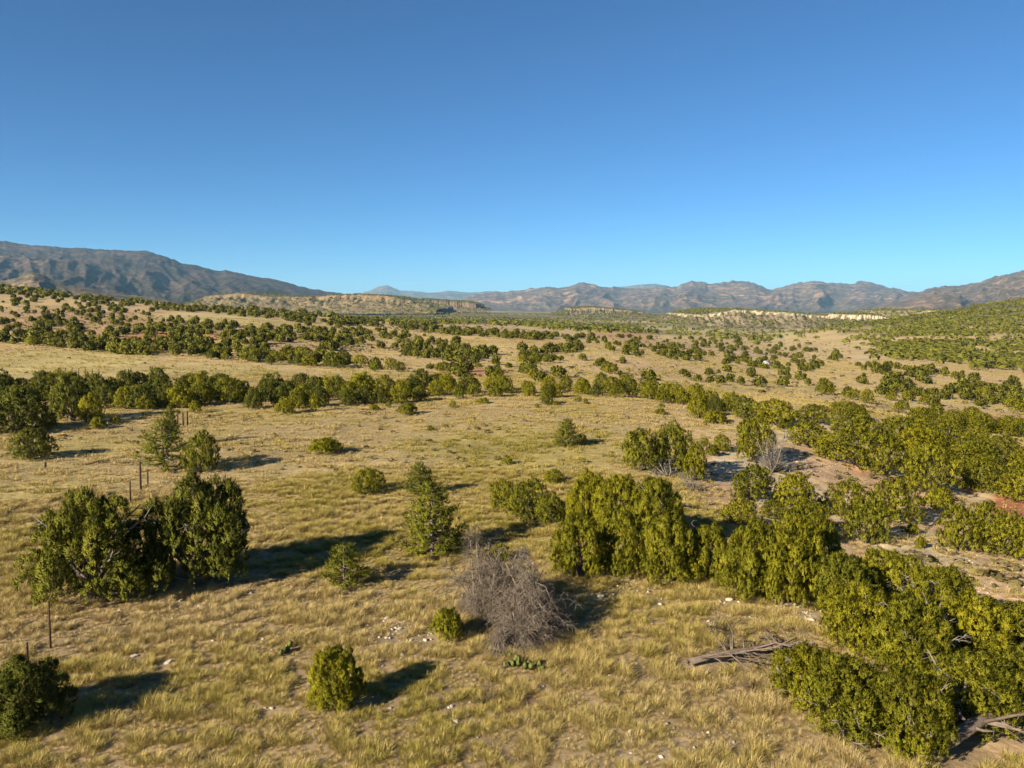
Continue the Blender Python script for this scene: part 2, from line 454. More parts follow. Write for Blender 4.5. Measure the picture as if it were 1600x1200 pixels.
fb = ramp(gnt, nb.outputs["Fac"], [(0.3, (0.78, 0.78, 0.74)), (0.7, (1.15, 1.14, 1.1))])
fc = ramp(gnt, nc.outputs["Fac"], [(0.3, (0.75, 0.73, 0.70)), (0.7, (1.2, 1.2, 1.18))])
c = mix_rgb(gnt, 'MULTIPLY', 1.0, ga.outputs["Color"], fa)
c = mix_rgb(gnt, 'MULTIPLY', 1.0, c, fb)
c = mix_rgb(gnt, 'MULTIPLY', 0.8, c, fc)
gnt.links.new(c, gp.inputs["Base Color"])
gp.inputs["Roughness"].default_value = 0.95
gp.inputs["Specular IOR Level"].default_value = 0.1
bm_ = gnt.nodes.new("ShaderNodeBump"); bm_.inputs["Strength"].default_value = 0.5; bm_.inputs["Distance"].default_value = 0.15
gnt.links.new(na.outputs["Fac"], bm_.inputs["Height"]); gnt.links.new(bm_.outputs[0], gp.inputs["Normal"])

me = np_mesh("ground", V, Q, True, {"soil": col})
tag(link("ground", me, M_GROUND), "rolling dry grassland and bare soil reaching to the mountains", "ground", kind="structure")

# ------------------------------------------------------------------ mountain ranges
def rock_material(name, lo, mid, hi, green, scale, gmix):
    m, nt, p, out = mat_new(name)
    g = nt.nodes.new("ShaderNodeNewGeometry")
    mp = nt.nodes.new("ShaderNodeMapping"); mp.inputs["Scale"].default_value = (scale, scale, scale * 2.2)
    nt.links.new(g.outputs["Position"], mp.inputs["Vector"])
    a = noise_node(nt, 1.0, 8, 0.62, mp.outputs[0]); b = noise_node(nt, 2.7, 6, 0.6, mp.outputs[0]); d = noise_node(nt, 9.0, 7, 0.7, mp.outputs[0])
    base = ramp(nt, a.outputs["Fac"], [(0.32, lo), (0.5, mid), (0.68, hi)])
    gm = ramp(nt, b.outputs["Fac"], [(0.46 - gmix, (1, 1, 1)), (0.58 - gmix * 0.3, (0, 0, 0))])
    va = attr(nt, "veg")
    k = math_node(nt, 'MULTIPLY', va.outputs["Fac"], 1.0)
    inv = nt.nodes.new("ShaderNodeRGBToBW"); nt.links.new(gm, inv.inputs[0])
    f = math_node(nt, 'MAXIMUM', math_node(nt, 'MULTIPLY', inv.outputs[0], 0.75), k)
    c = mix_rgb(nt, 'MIX', f, base, green)
    sp = ramp(nt, d.outputs["Fac"], [(0.40, (0.35, 0.38, 0.38)), (0.60, (1.45, 1.42, 1.4))])
    c = mix_rgb(nt, 'MULTIPLY', 1.0, c, sp)
    bp = nt.nodes.new("ShaderNodeBump"); bp.inputs["Strength"].default_value = 1.0; bp.inputs["Distance"].default_value = 0.10 / scale
    nt.links.new(b.outputs["Fac"], bp.inputs["Height"]); nt.links.new(bp.outputs[0], p.inputs["Normal"])
    nt.links.new(c, p.inputs["Base Color"])
    p.inputs["Roughness"].default_value = 0.95; p.inputs["Specular IOR Level"].default_value = 0.05
    return m

def mountain(name, label, sky_line, Yc, Y0, base_y, mat, seed, spur, back=0.5, na=420, nd=104, veg_low=0.55, ero=0.34, jag=2.6):
    pxs = np.array([p for p, _ in sky_line], float); ys = np.array([q for _, q in sky_line], float)
    px = np.linspace(pxs[0], pxs[-1], na)
    yy = np.interp(px, pxs, ys)
    k = np.array([.25, .5, .25]); 
    for _ in range(2): yy[1:-1] = np.convolve(yy, k, 'valid')
    yy0 = yy.copy(); yy = yy - jag * (ridged(px / 34.0, px * 0 + seed, seed + 21, 4) - .5) - jag * .6 * fbm(px / 7.0, px * 0 + .5, seed + 22, 2)
    a = (px - 800) / F
    crest = CAM_H - Yc * T(yy)
    zb = CAM_H - Y0 * T(base_y) - 15
    t = np.concatenate([np.linspace(0, 1, nd), np.linspace(1, 1 + back, nd // 3)[1:]])
    Tm, A = np.meshgrid(t, a, indexing='ij')
    crest0 = CAM_H - Yc * T(yy0)
    Cr = crest0[None] + (crest - crest0)[None] * np.clip(Tm, 0, 1) ** 5
    # spurs: slide the slope position by a ridged field that runs down the slope
    Xs = A * Yc
    w = ridged(Xs / spur + 0.6 * fbm(Xs / spur, Tm * 2, seed + 3, 2), Tm * 0.9, seed, 4)
    w2 = fbm(Xs / (spur * .35), Tm * 3.2, seed + 9, 4)
    fr = np.clip(Tm, 0, 1)
    body = fr ** 1.08
    cut = np.sin(np.pi * np.clip(fr, 0, 1)) ** 0.8
    w3 = ridged(Xs / (spur * .3) + .4 * w2, Tm * 2.6, seed + 13, 4)
    h = body + (w - 0.55) * ero * 1.25 * cut + 0.10 * w2 * cut + (w3 - .5) * .09 * cut
    h = np.where(Tm > 1, 1 - ((Tm - 1) / back) ** 1.5, h)
    h = np.minimum(h, 0.06 + 0.94 * np.maximum(fr, (Tm > 1) * 1.0) ** 0.8)
    Zm = zb + (Cr - zb) * np.maximum(h, -0.05)
    Yg = Y0 + (Yc - Y0) * Tm
    P = np.stack([A * Yg, Yg, Zm], -1)
    n, m = Tm.shape
    i, j = np.meshgrid(np.arange(n - 1), np.arange(m - 1), indexing='ij')
    q = np.stack([i * m + j, i * m + j + 1, (i + 1) * m + j + 1, (i + 1) * m + j], -1).reshape(-1, 4)
    veg = np.clip((veg_low - h) / veg_low, 0, 1) ** 1.0 * 0.9
    me = np_mesh(name, P.reshape(-1, 3), q, True, {"veg": veg.ravel()})
    o = link(name, me, mat)
    return tag(o, label, "mountain range", kind="structure")

MR_LEFT = rock_material("brown_mountain_rock", (0.042, 0.030, 0.026), (0.075, 0.050, 0.040), (0.15, 0.092, 0.066), (0.040, 0.042, 0.028), 0.0035, 0.03)
MR_MID = rock_material("reddish_mountain_rock", (0.13, 0.080, 0.058), (0.26, 0.158, 0.105), (0.40, 0.25, 0.16), (0.060, 0.062, 0.042), 0.0022, -0.02)
MR_FAR = rock_material("pale_mountain_rock", (0.14, 0.10, 0.08), (0.22, 0.16, 0.12), (0.36, 0.27, 0.20), (0.07, 0.075, 0.052), 0.0016, -0.03)
MR_RIGHT = rock_material("tan_mountain_rock", (0.12, 0.076, 0.052), (0.25, 0.152, 0.09), (0.38, 0.24, 0.14), (0.058, 0.057, 0.033), 0.0032, -0.02)
mountain("mountain_range", "dark brown mountain ridge sloping down from the left edge", [(-420, 372), (-200, 371), (0, 374), (20, 377), (40, 382), (70, 383), (100, 385), (140, 388), (185, 390), (215, 392), (235, 391), (252, 396), (270, 403), (290, 411), (310, 413), (340, 423), (358, 423), (370, 424), (385, 429), (400, 432), (420, 434), (440, 438), (460, 444), (480, 449), (510, 455), (540, 459), (575, 464), (600, 470)],
         5200, 2300, 481, MR_LEFT, 11, 640, veg_low=0.7, ero=.22)
mountain("mountain_range", "small blue pyramid peak and low ridge far beyond the mesas", [(500, 466), (560, 459), (575, 455), (590, 449), (600, 446.5), (607, 445), (616, 449), (628, 454), (640, 455), (680, 457), (705, 454), (730, 457), (765, 455), (800, 457), (850, 458), (880, 452), (930, 452), (985, 446), (1005, 443.5), (1025, 443), (1045, 448), (1090, 458), (1130, 470)],
         16000, 10500, 477, MR_FAR, 31, 2600, veg_low=0.35, ero=0.25, jag=1.2)
mountain("mountain_range", "reddish brown round-topped mountains across the middle of the skyline", [(690, 478), (735, 462), (760, 458), (790, 457), (815, 453), (830, 450), (860, 448.5), (885, 448), (900, 443), (912, 442), (925, 444), (940, 449), (965, 450), (985, 449), (1010, 449), (1030, 448.5), (1050, 448), (1065, 443), (1085, 439.5), (1100, 443), (1120, 441), (1150, 438.5), (1165, 440), (1185, 446), (1200, 453), (1215, 450), (1240, 443), (1262, 439), (1272, 437.5), (1290, 441), (1330, 442), (1350, 438.5), (1365, 443), (1385, 448), (1420, 455), (1460, 460), (1520, 470)],
         9200, 5200, 487, MR_MID, 47, 700, veg_low=0.40, ero=.40, jag=3.6)
mountain("mountain_range", "tan rocky mountain rising to the right edge of the skyline", [(1330, 492), (1370, 478), (1400, 466), (1425, 458), (1440, 455), (1455, 449), (1470, 447), (1480, 448), (1500, 446), (1515, 442), (1530, 438), (1550, 431), (1575, 427), (1600, 422), (1700, 419), (1900, 424), (2100, 432)],
         6200, 3100, 492, MR_RIGHT, 63, 430, veg_low=0.42, ero=.42, jag=3.6)
mountain("foothill", "tan pyramid-shaped foothill below the dark mountain ridge", [(-260, 455), (-120, 447), (-60, 449), (-10, 440), (20, 437), (42, 430), (60, 424.5), (76, 430), (92, 439), (120, 446), (150, 450), (180, 457), (215, 462), (260, 466), (300, 476)],
         2250, 1500, 474, rock_material("tan_foothill", (0.12, 0.085, 0.055), (0.19, 0.135, 0.085), (0.26, 0.18, 0.115), (0.06, 0.058, 0.03), 0.010, -0.01), 75, 260, na=260, nd=60, veg_low=0.45)

# ------------------------------------------------------------------ mesas: flat top, cliff band, talus slope
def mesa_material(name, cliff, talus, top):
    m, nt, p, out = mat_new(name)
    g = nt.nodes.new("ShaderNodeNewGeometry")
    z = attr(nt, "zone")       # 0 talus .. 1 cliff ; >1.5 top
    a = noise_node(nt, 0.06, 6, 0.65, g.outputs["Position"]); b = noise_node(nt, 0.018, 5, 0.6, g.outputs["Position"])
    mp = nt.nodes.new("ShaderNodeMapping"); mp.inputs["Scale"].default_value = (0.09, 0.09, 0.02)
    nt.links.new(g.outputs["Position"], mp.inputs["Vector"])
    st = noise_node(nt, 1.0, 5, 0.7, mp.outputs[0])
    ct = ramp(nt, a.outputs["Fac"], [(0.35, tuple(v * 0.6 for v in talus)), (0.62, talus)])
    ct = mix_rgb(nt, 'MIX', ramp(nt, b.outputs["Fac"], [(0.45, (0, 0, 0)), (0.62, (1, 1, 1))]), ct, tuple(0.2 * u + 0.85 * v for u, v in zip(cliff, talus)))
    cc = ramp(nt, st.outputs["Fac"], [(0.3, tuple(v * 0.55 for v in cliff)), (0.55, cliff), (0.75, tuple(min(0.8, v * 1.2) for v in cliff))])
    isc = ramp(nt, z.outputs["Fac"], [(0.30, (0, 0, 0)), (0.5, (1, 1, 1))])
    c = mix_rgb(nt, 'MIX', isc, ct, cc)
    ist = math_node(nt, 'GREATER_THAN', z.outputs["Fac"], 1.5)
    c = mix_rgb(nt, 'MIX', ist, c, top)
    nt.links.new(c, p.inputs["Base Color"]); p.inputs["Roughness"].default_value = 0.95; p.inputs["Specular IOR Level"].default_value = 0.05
    return m

MESAS = []
def mesa(label, line, base_y, Yf, depth, mat, seed, cliff=0.4, talus=1.6, rough=1.0, show=.3):
    """line: photo points along its rim; Yf: distance to the front rim"""
    pxs = np.array([p for p, _ in line], float); ys = np.array([q for _, q in line], float)
    x0, x1 = (pxs[0] - 800) / F * Yf, (pxs[-1] - 800) / F * Yf
    hmax = Yf * (T(base_y) - T(ys.min()))
    tal = hmax * talus
    nx = 260; ny = 80
    gx = np.linspace(x0 - tal * .6, x1 + tal * .6, nx); gy = np.linspace(Yf - tal * 1.25, Yf + depth + tal * .6, ny)
    Xm, Ym = np.meshgrid(gx, gy, indexing='xy')
    wob = (x1 - x0) * 0.045 * rough
    sx = 11.0 / (x1 - x0)
    n = fbm(Xm * sx, Ym * sx, seed, 4)
    dx = np.minimum(Xm - x0, x1 - Xm); dy = np.minimum(Ym - Yf, Yf + depth - Ym)
    d = np.minimum(dx, dy) + wob * n * 1.6                    # >0 inside the rim
    topz = CAM_H - Yf * T(np.interp(Xm / Yf * F + 800, pxs, ys))
    bz = CAM_H - Yf * T(base_y) - 2
    wc = hmax * 0.07 + .6
    s = np.where(d > 0, 1.0, np.where(d > -wc, 1 - cliff * (-d / wc), (1 - cliff) * np.clip(1 - (-d - wc) / tal, 0, 1) ** 1.15))
    show_w = sstep(-show, -show + .25, fbm(Xm * sx * 1.7, Ym * sx * .3, seed + 41, 3))
    gul = ridged(Xm * sx * 3, Ym * sx * 0.6, seed + 5, 3)
    s = np.where(d < -wc, s * (0.78 + 0.32 * gul), s)
    Zm = bz + (topz - bz) * s + hmax * 0.03 * fbm(Xm * sx * 4, Ym * sx * 4, seed + 8, 3) - 3 * (s <= 0.001)
    zone = np.where(d > wc * .2, 2.0, np.where(d > -wc, show_w, 0.0))
    P = np.stack([Xm, Ym, Zm], -1)
    i, j = np.meshgrid(np.arange(ny - 1), np.arange(nx - 1), indexing='ij')
    q = np.stack([i * nx + j, i * nx + j + 1, (i + 1) * nx + j + 1, (i + 1) * nx + j], -1).reshape(-1, 4)
    me = np_mesh("mesa", P.reshape(-1, 3), q, False, {"zone": zone.ravel()})
    tag(link("mesa", me, mat), label, "mesa", kind="structure")
    MESAS.append((gx, gy, Zm, d, wc))

MM_TAN = mesa_material("tan_mesa_rock", (0.26, 0.17, 0.09), (0.20, 0.155, 0.08), (0.10, 0.09, 0.045))
MM_DARK = mesa_material("dark_mesa_rock", (0.17, 0.115, 0.075), (0.15, 0.115, 0.07), (0.07, 0.068, 0.035))  # darker brown rock colours for cliff, talus and top alike
MM_PINK = mesa_material("pink_mesa_rock", (0.24, 0.17, 0.11), (0.17, 0.135, 0.075), (0.11, 0.10, 0.048))
MM_WHITE = mesa_material("white_sandstone", (0.38, 0.325, 0.215), (0.155, 0.12, 0.07), (0.14, 0.125, 0.06))
MM_CREAM = mesa_material("cream_sandstone", (0.44, 0.36, 0.22), (0.20, 0.165, 0.09), (0.24, 0.195, 0.10))
mesa("long tan mesa dotted with trees, ending in an orange cliff", [(330, 462), (380, 458), (420, 463), (480, 464), (520, 461), (560, 460), (600, 462), (618, 464), (636, 469)], 486, 2050, 420, MM_TAN, 101, .08, 3.2, show=-.1)
mesa("low dark flat-topped mesa with a dark cliff at its end", [(640, 468), (662, 467), (690, 469), (708, 470), (730, 471), (746, 475)], 485, 2450, 380, MM_DARK, 113, .5, 1.5)
mesa("low pinkish rock ledge in the middle of the wooded plain", [(895, 482), (925, 480), (960, 483), (985, 485), (1008, 489)], 497, 2300, 300, MM_PINK, 127, .16, 2.6, show=.1)
mesa("long mesa crowned by a thin white sandstone cliff", [(1095, 492), (1120, 488), (1150, 484), (1180, 485), (1210, 487), (1240, 489), (1262, 491), (1310, 494)], 517, 1500, 340, MM_WHITE, 139, .11, 2.8, show=-.2)
mesa("small white sandstone outcrop left of the cream capped mesa", [(1337, 492), (1352, 491), (1378, 494), (1388, 498)], 511, 1380, 120, MM_WHITE, 151, .35, 1.4)
mesa("cream capped mesa beside the green hill", [(1395, 499), (1415, 494), (1440, 487), (1470, 485), (1488, 487), (1500, 495)], 510, 1450, 260, MM_CREAM, 163, .25, 1.8)


# ================================================================== plants: mesh builders (height 1, width 1, foot at the origin)
def unit(v): return v / (np.linalg.norm(v, axis=-1, keepdims=True) + 1e-9)

def blades(rng, P, A, n, ln, wd, spread, along):
    """n leaf-sized triangles on each spray: P foot points, A axes"""
    N = len(P)
    a = rng.random((N, n, 1)) * along
    base = P[:, None] + A[:, None] * a + rng.normal(size=(N, n, 3)) * along * 0.16
    d = unit(A[:, None] + spread * rng.normal(size=(N, n, 3)))
    side = unit(np.cross(d, rng.normal(size=(N, n, 3))))
    L = ln * rng.uniform(0.7, 1.3, (N, n, 1)); W = wd * rng.uniform(0.7, 1.3, (N, n, 1))
    return np.stack([base - side * W * .5, base + side * W * .5, base + d * L], 2)      # (N,n,3,3)

def crown_spires(rng, kind):
    """ellipsoids that together make a juniper's crown: centre, half sizes"""
    out = []
    n = {"spire": 34, "round": 27, "loose": 34, "low": 24}[kind]
    tops = rng.random(3) * 0.06
    lean = rng.normal(size=2) * 0.05
    th = rng.random() * 6.28
    for k in range(n):
        r = math.sqrt((k + 0.5) / n) * 0.40; th += 2.39996 + rng.normal() * .35
        x, y = r * math.cos(th), r * math.sin(th)
        if kind == "spire":
            top = 1.0 - 1.9 * r * r * (1 + .3 * rng.normal()) - rng.random() * .16; hh = rng.uniform(.12, .25); hw = rng.uniform(.055, .105)
        elif kind == "round":
            top = 1.0 - 2.6 * r * r - rng.random() * .14; hh = rng.uniform(.14, .21); hw = rng.uniform(.085, .13)
        elif kind == "loose":
            top = 1.0 - 1.7 * r * r - rng.random() * .30; hh = rng.uniform(.12, .22); hw = rng.uniform(.062, .105)
        else:
            top = 0.98 - 3.0 * r * r - rng.random() * .2; hh = rng.uniform(.2, .28); hw = rng.uniform(.085, .13)
        top = max(top, .45)
        cx, cy = x + lean[0] * top, y + lean[1] * top
        out.append((cx, cy, top - hh, hw, hh))
        # the same branch carries foliage lower down, further out
        z = top - hh
        while z > hh * 1.15 and (r > 0.2):
            z -= hh * rng.uniform(.9, 1.2)
            f = 1.0 + (0.10 if kind != "loose" else 0.16) * rng.random()
            if kind == "loose" and rng.random() < .10: continue
            out.append((x * f + rng.normal() * .035, y * f + rng.normal() * .035, max(z, hh * .6), hw * rng.uniform(.8, 1.3), hh * rng.uniform(.65, 1.0)))
    return out

def juniper_crown(seed, kind, n_sprays, n_bl, ln, wd):
    rng = np.random.default_rng(seed)
    el = crown_spires(rng, kind)
    area = np.array([e[3] * e[4] for e in el]); cnt = np.maximum((n_sprays * area / area.sum()).astype(int), 3)
    Ps, As, Ts, Ns = [], [], [], []
    for (cx, cy, cz, hw, hh), c in zip(el, cnt):
        d = unit(rng.normal(size=(c, 3))); d[:, 2] = np.where(d[:, 2] < -.3, -d[:, 2], d[:, 2])
        p = np.array([cx, cy, cz]) + d * np.array([hw, hw, hh]) * rng.uniform(.72, 1.0, (c, 1))
        inside = np.zeros(c, bool)
        for (qx, qy, qz, qw, qh) in el:
            if (qx, qy, qz) == (cx, cy, cz): continue
            inside |= (((p[:, 0] - qx) / qw) ** 2 + ((p[:, 1] - qy) / qw) ** 2 + ((p[:, 2] - qz) / qh) ** 2) < .45
        inside |= p[:, 2] < .01
        p = p[~inside]; d = d[~inside]
        out = unit(np.c_[d[:, :2] * .50, np.abs(d[:, 2:]) * .5 + .95 - .15 * (kind == "loose")])
        Ps.append(p); As.append(out); Ns.append(unit(d * [1, 1, .8] + .35 * out))
        Ts.append(np.clip(rng.normal(1.0, .14, len(p)) * rng.uniform(.74, 1.22), .55, 1.5))
    P = np.concatenate(Ps); A = np.concatenate(As); Tn = np.concatenate(Ts)
    tri = blades(rng, P, A, n_bl, ln, wd, .42, ln * 1.3)
    tri[..., 2] = np.maximum(tri[..., 2], .004)
    NN = np.repeat(np.concatenate(Ns), n_bl, 0)
    b = Bag(); b.add_leaves(tri, np.repeat(Tn, n_bl) * rng.uniform(.92, 1.08, len(Tn) * n_bl), NN + .26 * rng.normal(size=NN.shape))
    return b, el

def juniper_trunk(seed, el, n=9, thick=.028):
    rng = np.random.default_rng(seed + 5)
    b = Bag()
    idx = rng.permutation(len(el))[:n]
    for k in idx:
        cx, cy, cz, hw, hh = el[k]
        mid = np.array([cx * .35 + rng.normal() * .03, cy * .35 + rng.normal() * .03, cz * .5])
        b.add_tube([[rng.normal() * .015, rng.normal() * .015, -.03], mid * .5 + [0, 0, .02], mid, [cx * .85, cy * .85, cz]],
                   [thick, thick * .8, thick * .55, thick * .2], 5, rng.uniform(.85, 1.1))
    return b.mesh("trunk", True)

def dead_sticks(seed, n=10):
    """bare grey branches that poke out of a crown"""
    rng = np.random.default_rng(seed + 77)
    b = Bag()
    for k in range(n):
        a = rng.random() * 6.28; z = rng.uniform(.25, .8)
        o = np.array([math.cos(a), math.sin(a), 0]); r = .5 * math.sqrt(max(.15, 1 - (z * 1.05) ** 2))
        p0 = o * r * .45 + [0, 0, z * .75]; p2 = o * (r + rng.uniform(.02, .10)) + [0, 0, z + rng.uniform(-.05, .16)]
        p1 = (p0 + p2) / 2 + rng.normal(size=3) * .04
        b.add_tube([p0, p1, p2], [.013, .010, .004], 4, rng.uniform(.8, 1.2))
        for s in range(4):
            q = p1 + (p2 - p1) * rng.random(); e = q + unit(o + rng.normal(size=3) * .8) * rng.uniform(.05, .13)
            b.add_tube([q, (q + e) / 2 + rng.normal(size=3) * .012, e], [.006, .004, .002], 3, rng.uniform(.8, 1.2))
    return b.mesh("dead_branches")

def pinyon(seed, n_whorl=10, n_br=6, sprays=9, n_bl=9, ln=.05, wd=.012, spread=.95, gap=.0):
    rng = np.random.default_rng(seed)
    tr = Bag(); P, A, Tn = [], [], []
    lean = rng.normal(size=2) * .03
    tr.add_tube([[0, 0, -.03], [lean[0] * .4, lean[1] * .4, .45], [lean[0], lean[1], .96]], [.032, .022, .006], 6)
    for w in range(n_whorl):
        t = (w + .5) / n_whorl
        z = .07 + .88 * t
        reach = .5 * (1 - t) ** .62 * (.75 + .35 * math.sin(min(1, t * 5 + .35) * 1.57)) + .04
        for k in range(n_br):
            if rng.random() < gap: continue
            a = 6.28 * (k + rng.random() * .7) / n_br + w * 1.3
            L = reach * rng.uniform(.65, 1.08)
            o = np.array([math.cos(a), math.sin(a), 0]); up = rng.uniform(.05, .45) * (.4 + t)
            p0 = np.array([lean[0] * z, lean[1] * z, z]); p2 = p0 + o * L + np.array([0, 0, L * up]); p1 = (p0 + p2) / 2 + [0, 0, -L * .10]
            tr.add_tube([p0, p1, p2], [.012 * (1.2 - t), .007, .003], 4)
            m = max(3, int(sprays * L / .3))
            f = rng.uniform(.35, 1.05, m)[:, None]
            q = p0 + (p2 - p0) * f + np.array([0, 0, -1]) * (L * .10 * 4 * f * (1 - f)) + rng.normal(size=(m, 3)) * [.035, .035, .018]
            P.append(q); A.append(unit(o * .6 + np.array([0, 0, .75]) + rng.normal(size=(m, 3)) * .3)); Tn.append(np.clip(rng.normal(1, .14, m), .6, 1.4))
    P.append(np.array([[lean[0], lean[1], .95]] * 3)); A.append(np.array([[0, 0, 1.]] * 3)); Tn.append(np.ones(3))
    P = np.concatenate(P); A = np.concatenate(A); Tn = np.concatenate(Tn)
    tri = blades(rng, P, A, n_bl, ln, wd, spread, ln * .6)
    NN = np.repeat(unit(A + np.c_[P[:, :2] * 1.6, P[:, 2:] * 0]), n_bl, 0)
    b = Bag(); b.add_leaves(tri, np.repeat(Tn, n_bl) * rng.uniform(.85, 1.15, len(Tn) * n_bl), NN + .45 * rng.normal(size=NN.shape))
    return b.mesh("crown"), tr.mesh("trunk", True)

# libraries ------------------------------------------------------------
LIB = {}
def lib_juniper(key, seeds, kinds, n_sprays, n_bl, ln, wd, sticks=0, limbs=9, mat=None):
    LIB[key] = []
    for s, k in zip(seeds, kinds):
        b, el = juniper_crown(s, k, n_sprays, n_bl, ln, wd)
        crown = b.mesh("crown"); crown.materials.append(mat or M_JUNIPER)
        tr = juniper_trunk(s, el, limbs); tr.materials.append(M_BARK)
        st = None
        if sticks: st = dead_sticks(s, sticks); st.materials.append(M_DEADWOOD)
        LIB[key].append((crown, tr, st))
lib_juniper("big_spire", (1, 2, 3, 4), ["spire"] * 4, 5000, 16, .030, .0080, 12)
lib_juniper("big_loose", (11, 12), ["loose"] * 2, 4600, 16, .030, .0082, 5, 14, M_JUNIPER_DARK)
lib_juniper("mid_spire", (21, 22, 23), ["spire"] * 3, 1700, 14, .040, .0118, 0)
lib_juniper("mid_round", (31, 32, 33), ["round"] * 3, 1700, 14, .040, .0120, 0)
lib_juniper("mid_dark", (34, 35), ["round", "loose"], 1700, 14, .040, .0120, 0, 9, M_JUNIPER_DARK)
lib_juniper("low_shrub", (41, 42), ["low"] * 2, 800, 11, .075, .022, 0, 5)
lib_juniper("small", (51, 52, 53, 54, 55), ["round", "spire", "round", "loose", "low"], 420, 9, .078, .030, 0, 4)
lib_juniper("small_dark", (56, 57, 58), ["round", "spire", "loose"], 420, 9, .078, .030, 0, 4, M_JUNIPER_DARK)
LIB["pinyon"] = []
for s in (61, 62, 63):
    c, t = pinyon(s, 11, 7, 13, 11); c.materials.append(M_PINYON); t.materials.append(M_BARK); LIB["pinyon"].append((c, t, None))
c, t = pinyon(65, 13, 6, 10, 9, gap=.12); c.materials.append(M_PINYON); t.materials.append(M_BARK); LIB["pinyon_open"] = [(c, t, None)]
c, t = pinyon(66, 8, 6, 12, 9, .07, .016, .6); c.materials.append(M_PINYON); t.materials.append(M_BARK); LIB["young_pinyon"] = [(c, t, None)]

PRNG = np.random.default_rng(2024)
def tree(name, lib, variant, loc, w, h, rz, label, cat, group=None, sticks=False, wy=None):
    crown, trunk, st = LIB[lib][variant % len(LIB[lib])]
    r = empty(name, tuple(loc), rz, (w, wy or w, h))
    link("crown", crown, None, r); link("trunk", trunk, None, r)
    if sticks and st is not None: link("dead_branches", st, None, r)["kind"] = "stuff"
    return tag(r, label, cat, group)

def place(px, base, top, wpx, dy=.33):
    """photo pixels -> foot point, width and height of a plant whose crown spans them"""
    p = pix(px, base)
    w = wpx * project(p)[2] / F
    k = dy * w / np.hypot(p[0], p[1])
    x, y = p[0] * (1 + k), p[1] * (1 + k)
    z = float(height(x, y))
    h = CAM_H - z - y * float(T(top))
    return (x, y, z - 0.02), w, max(h, .15)

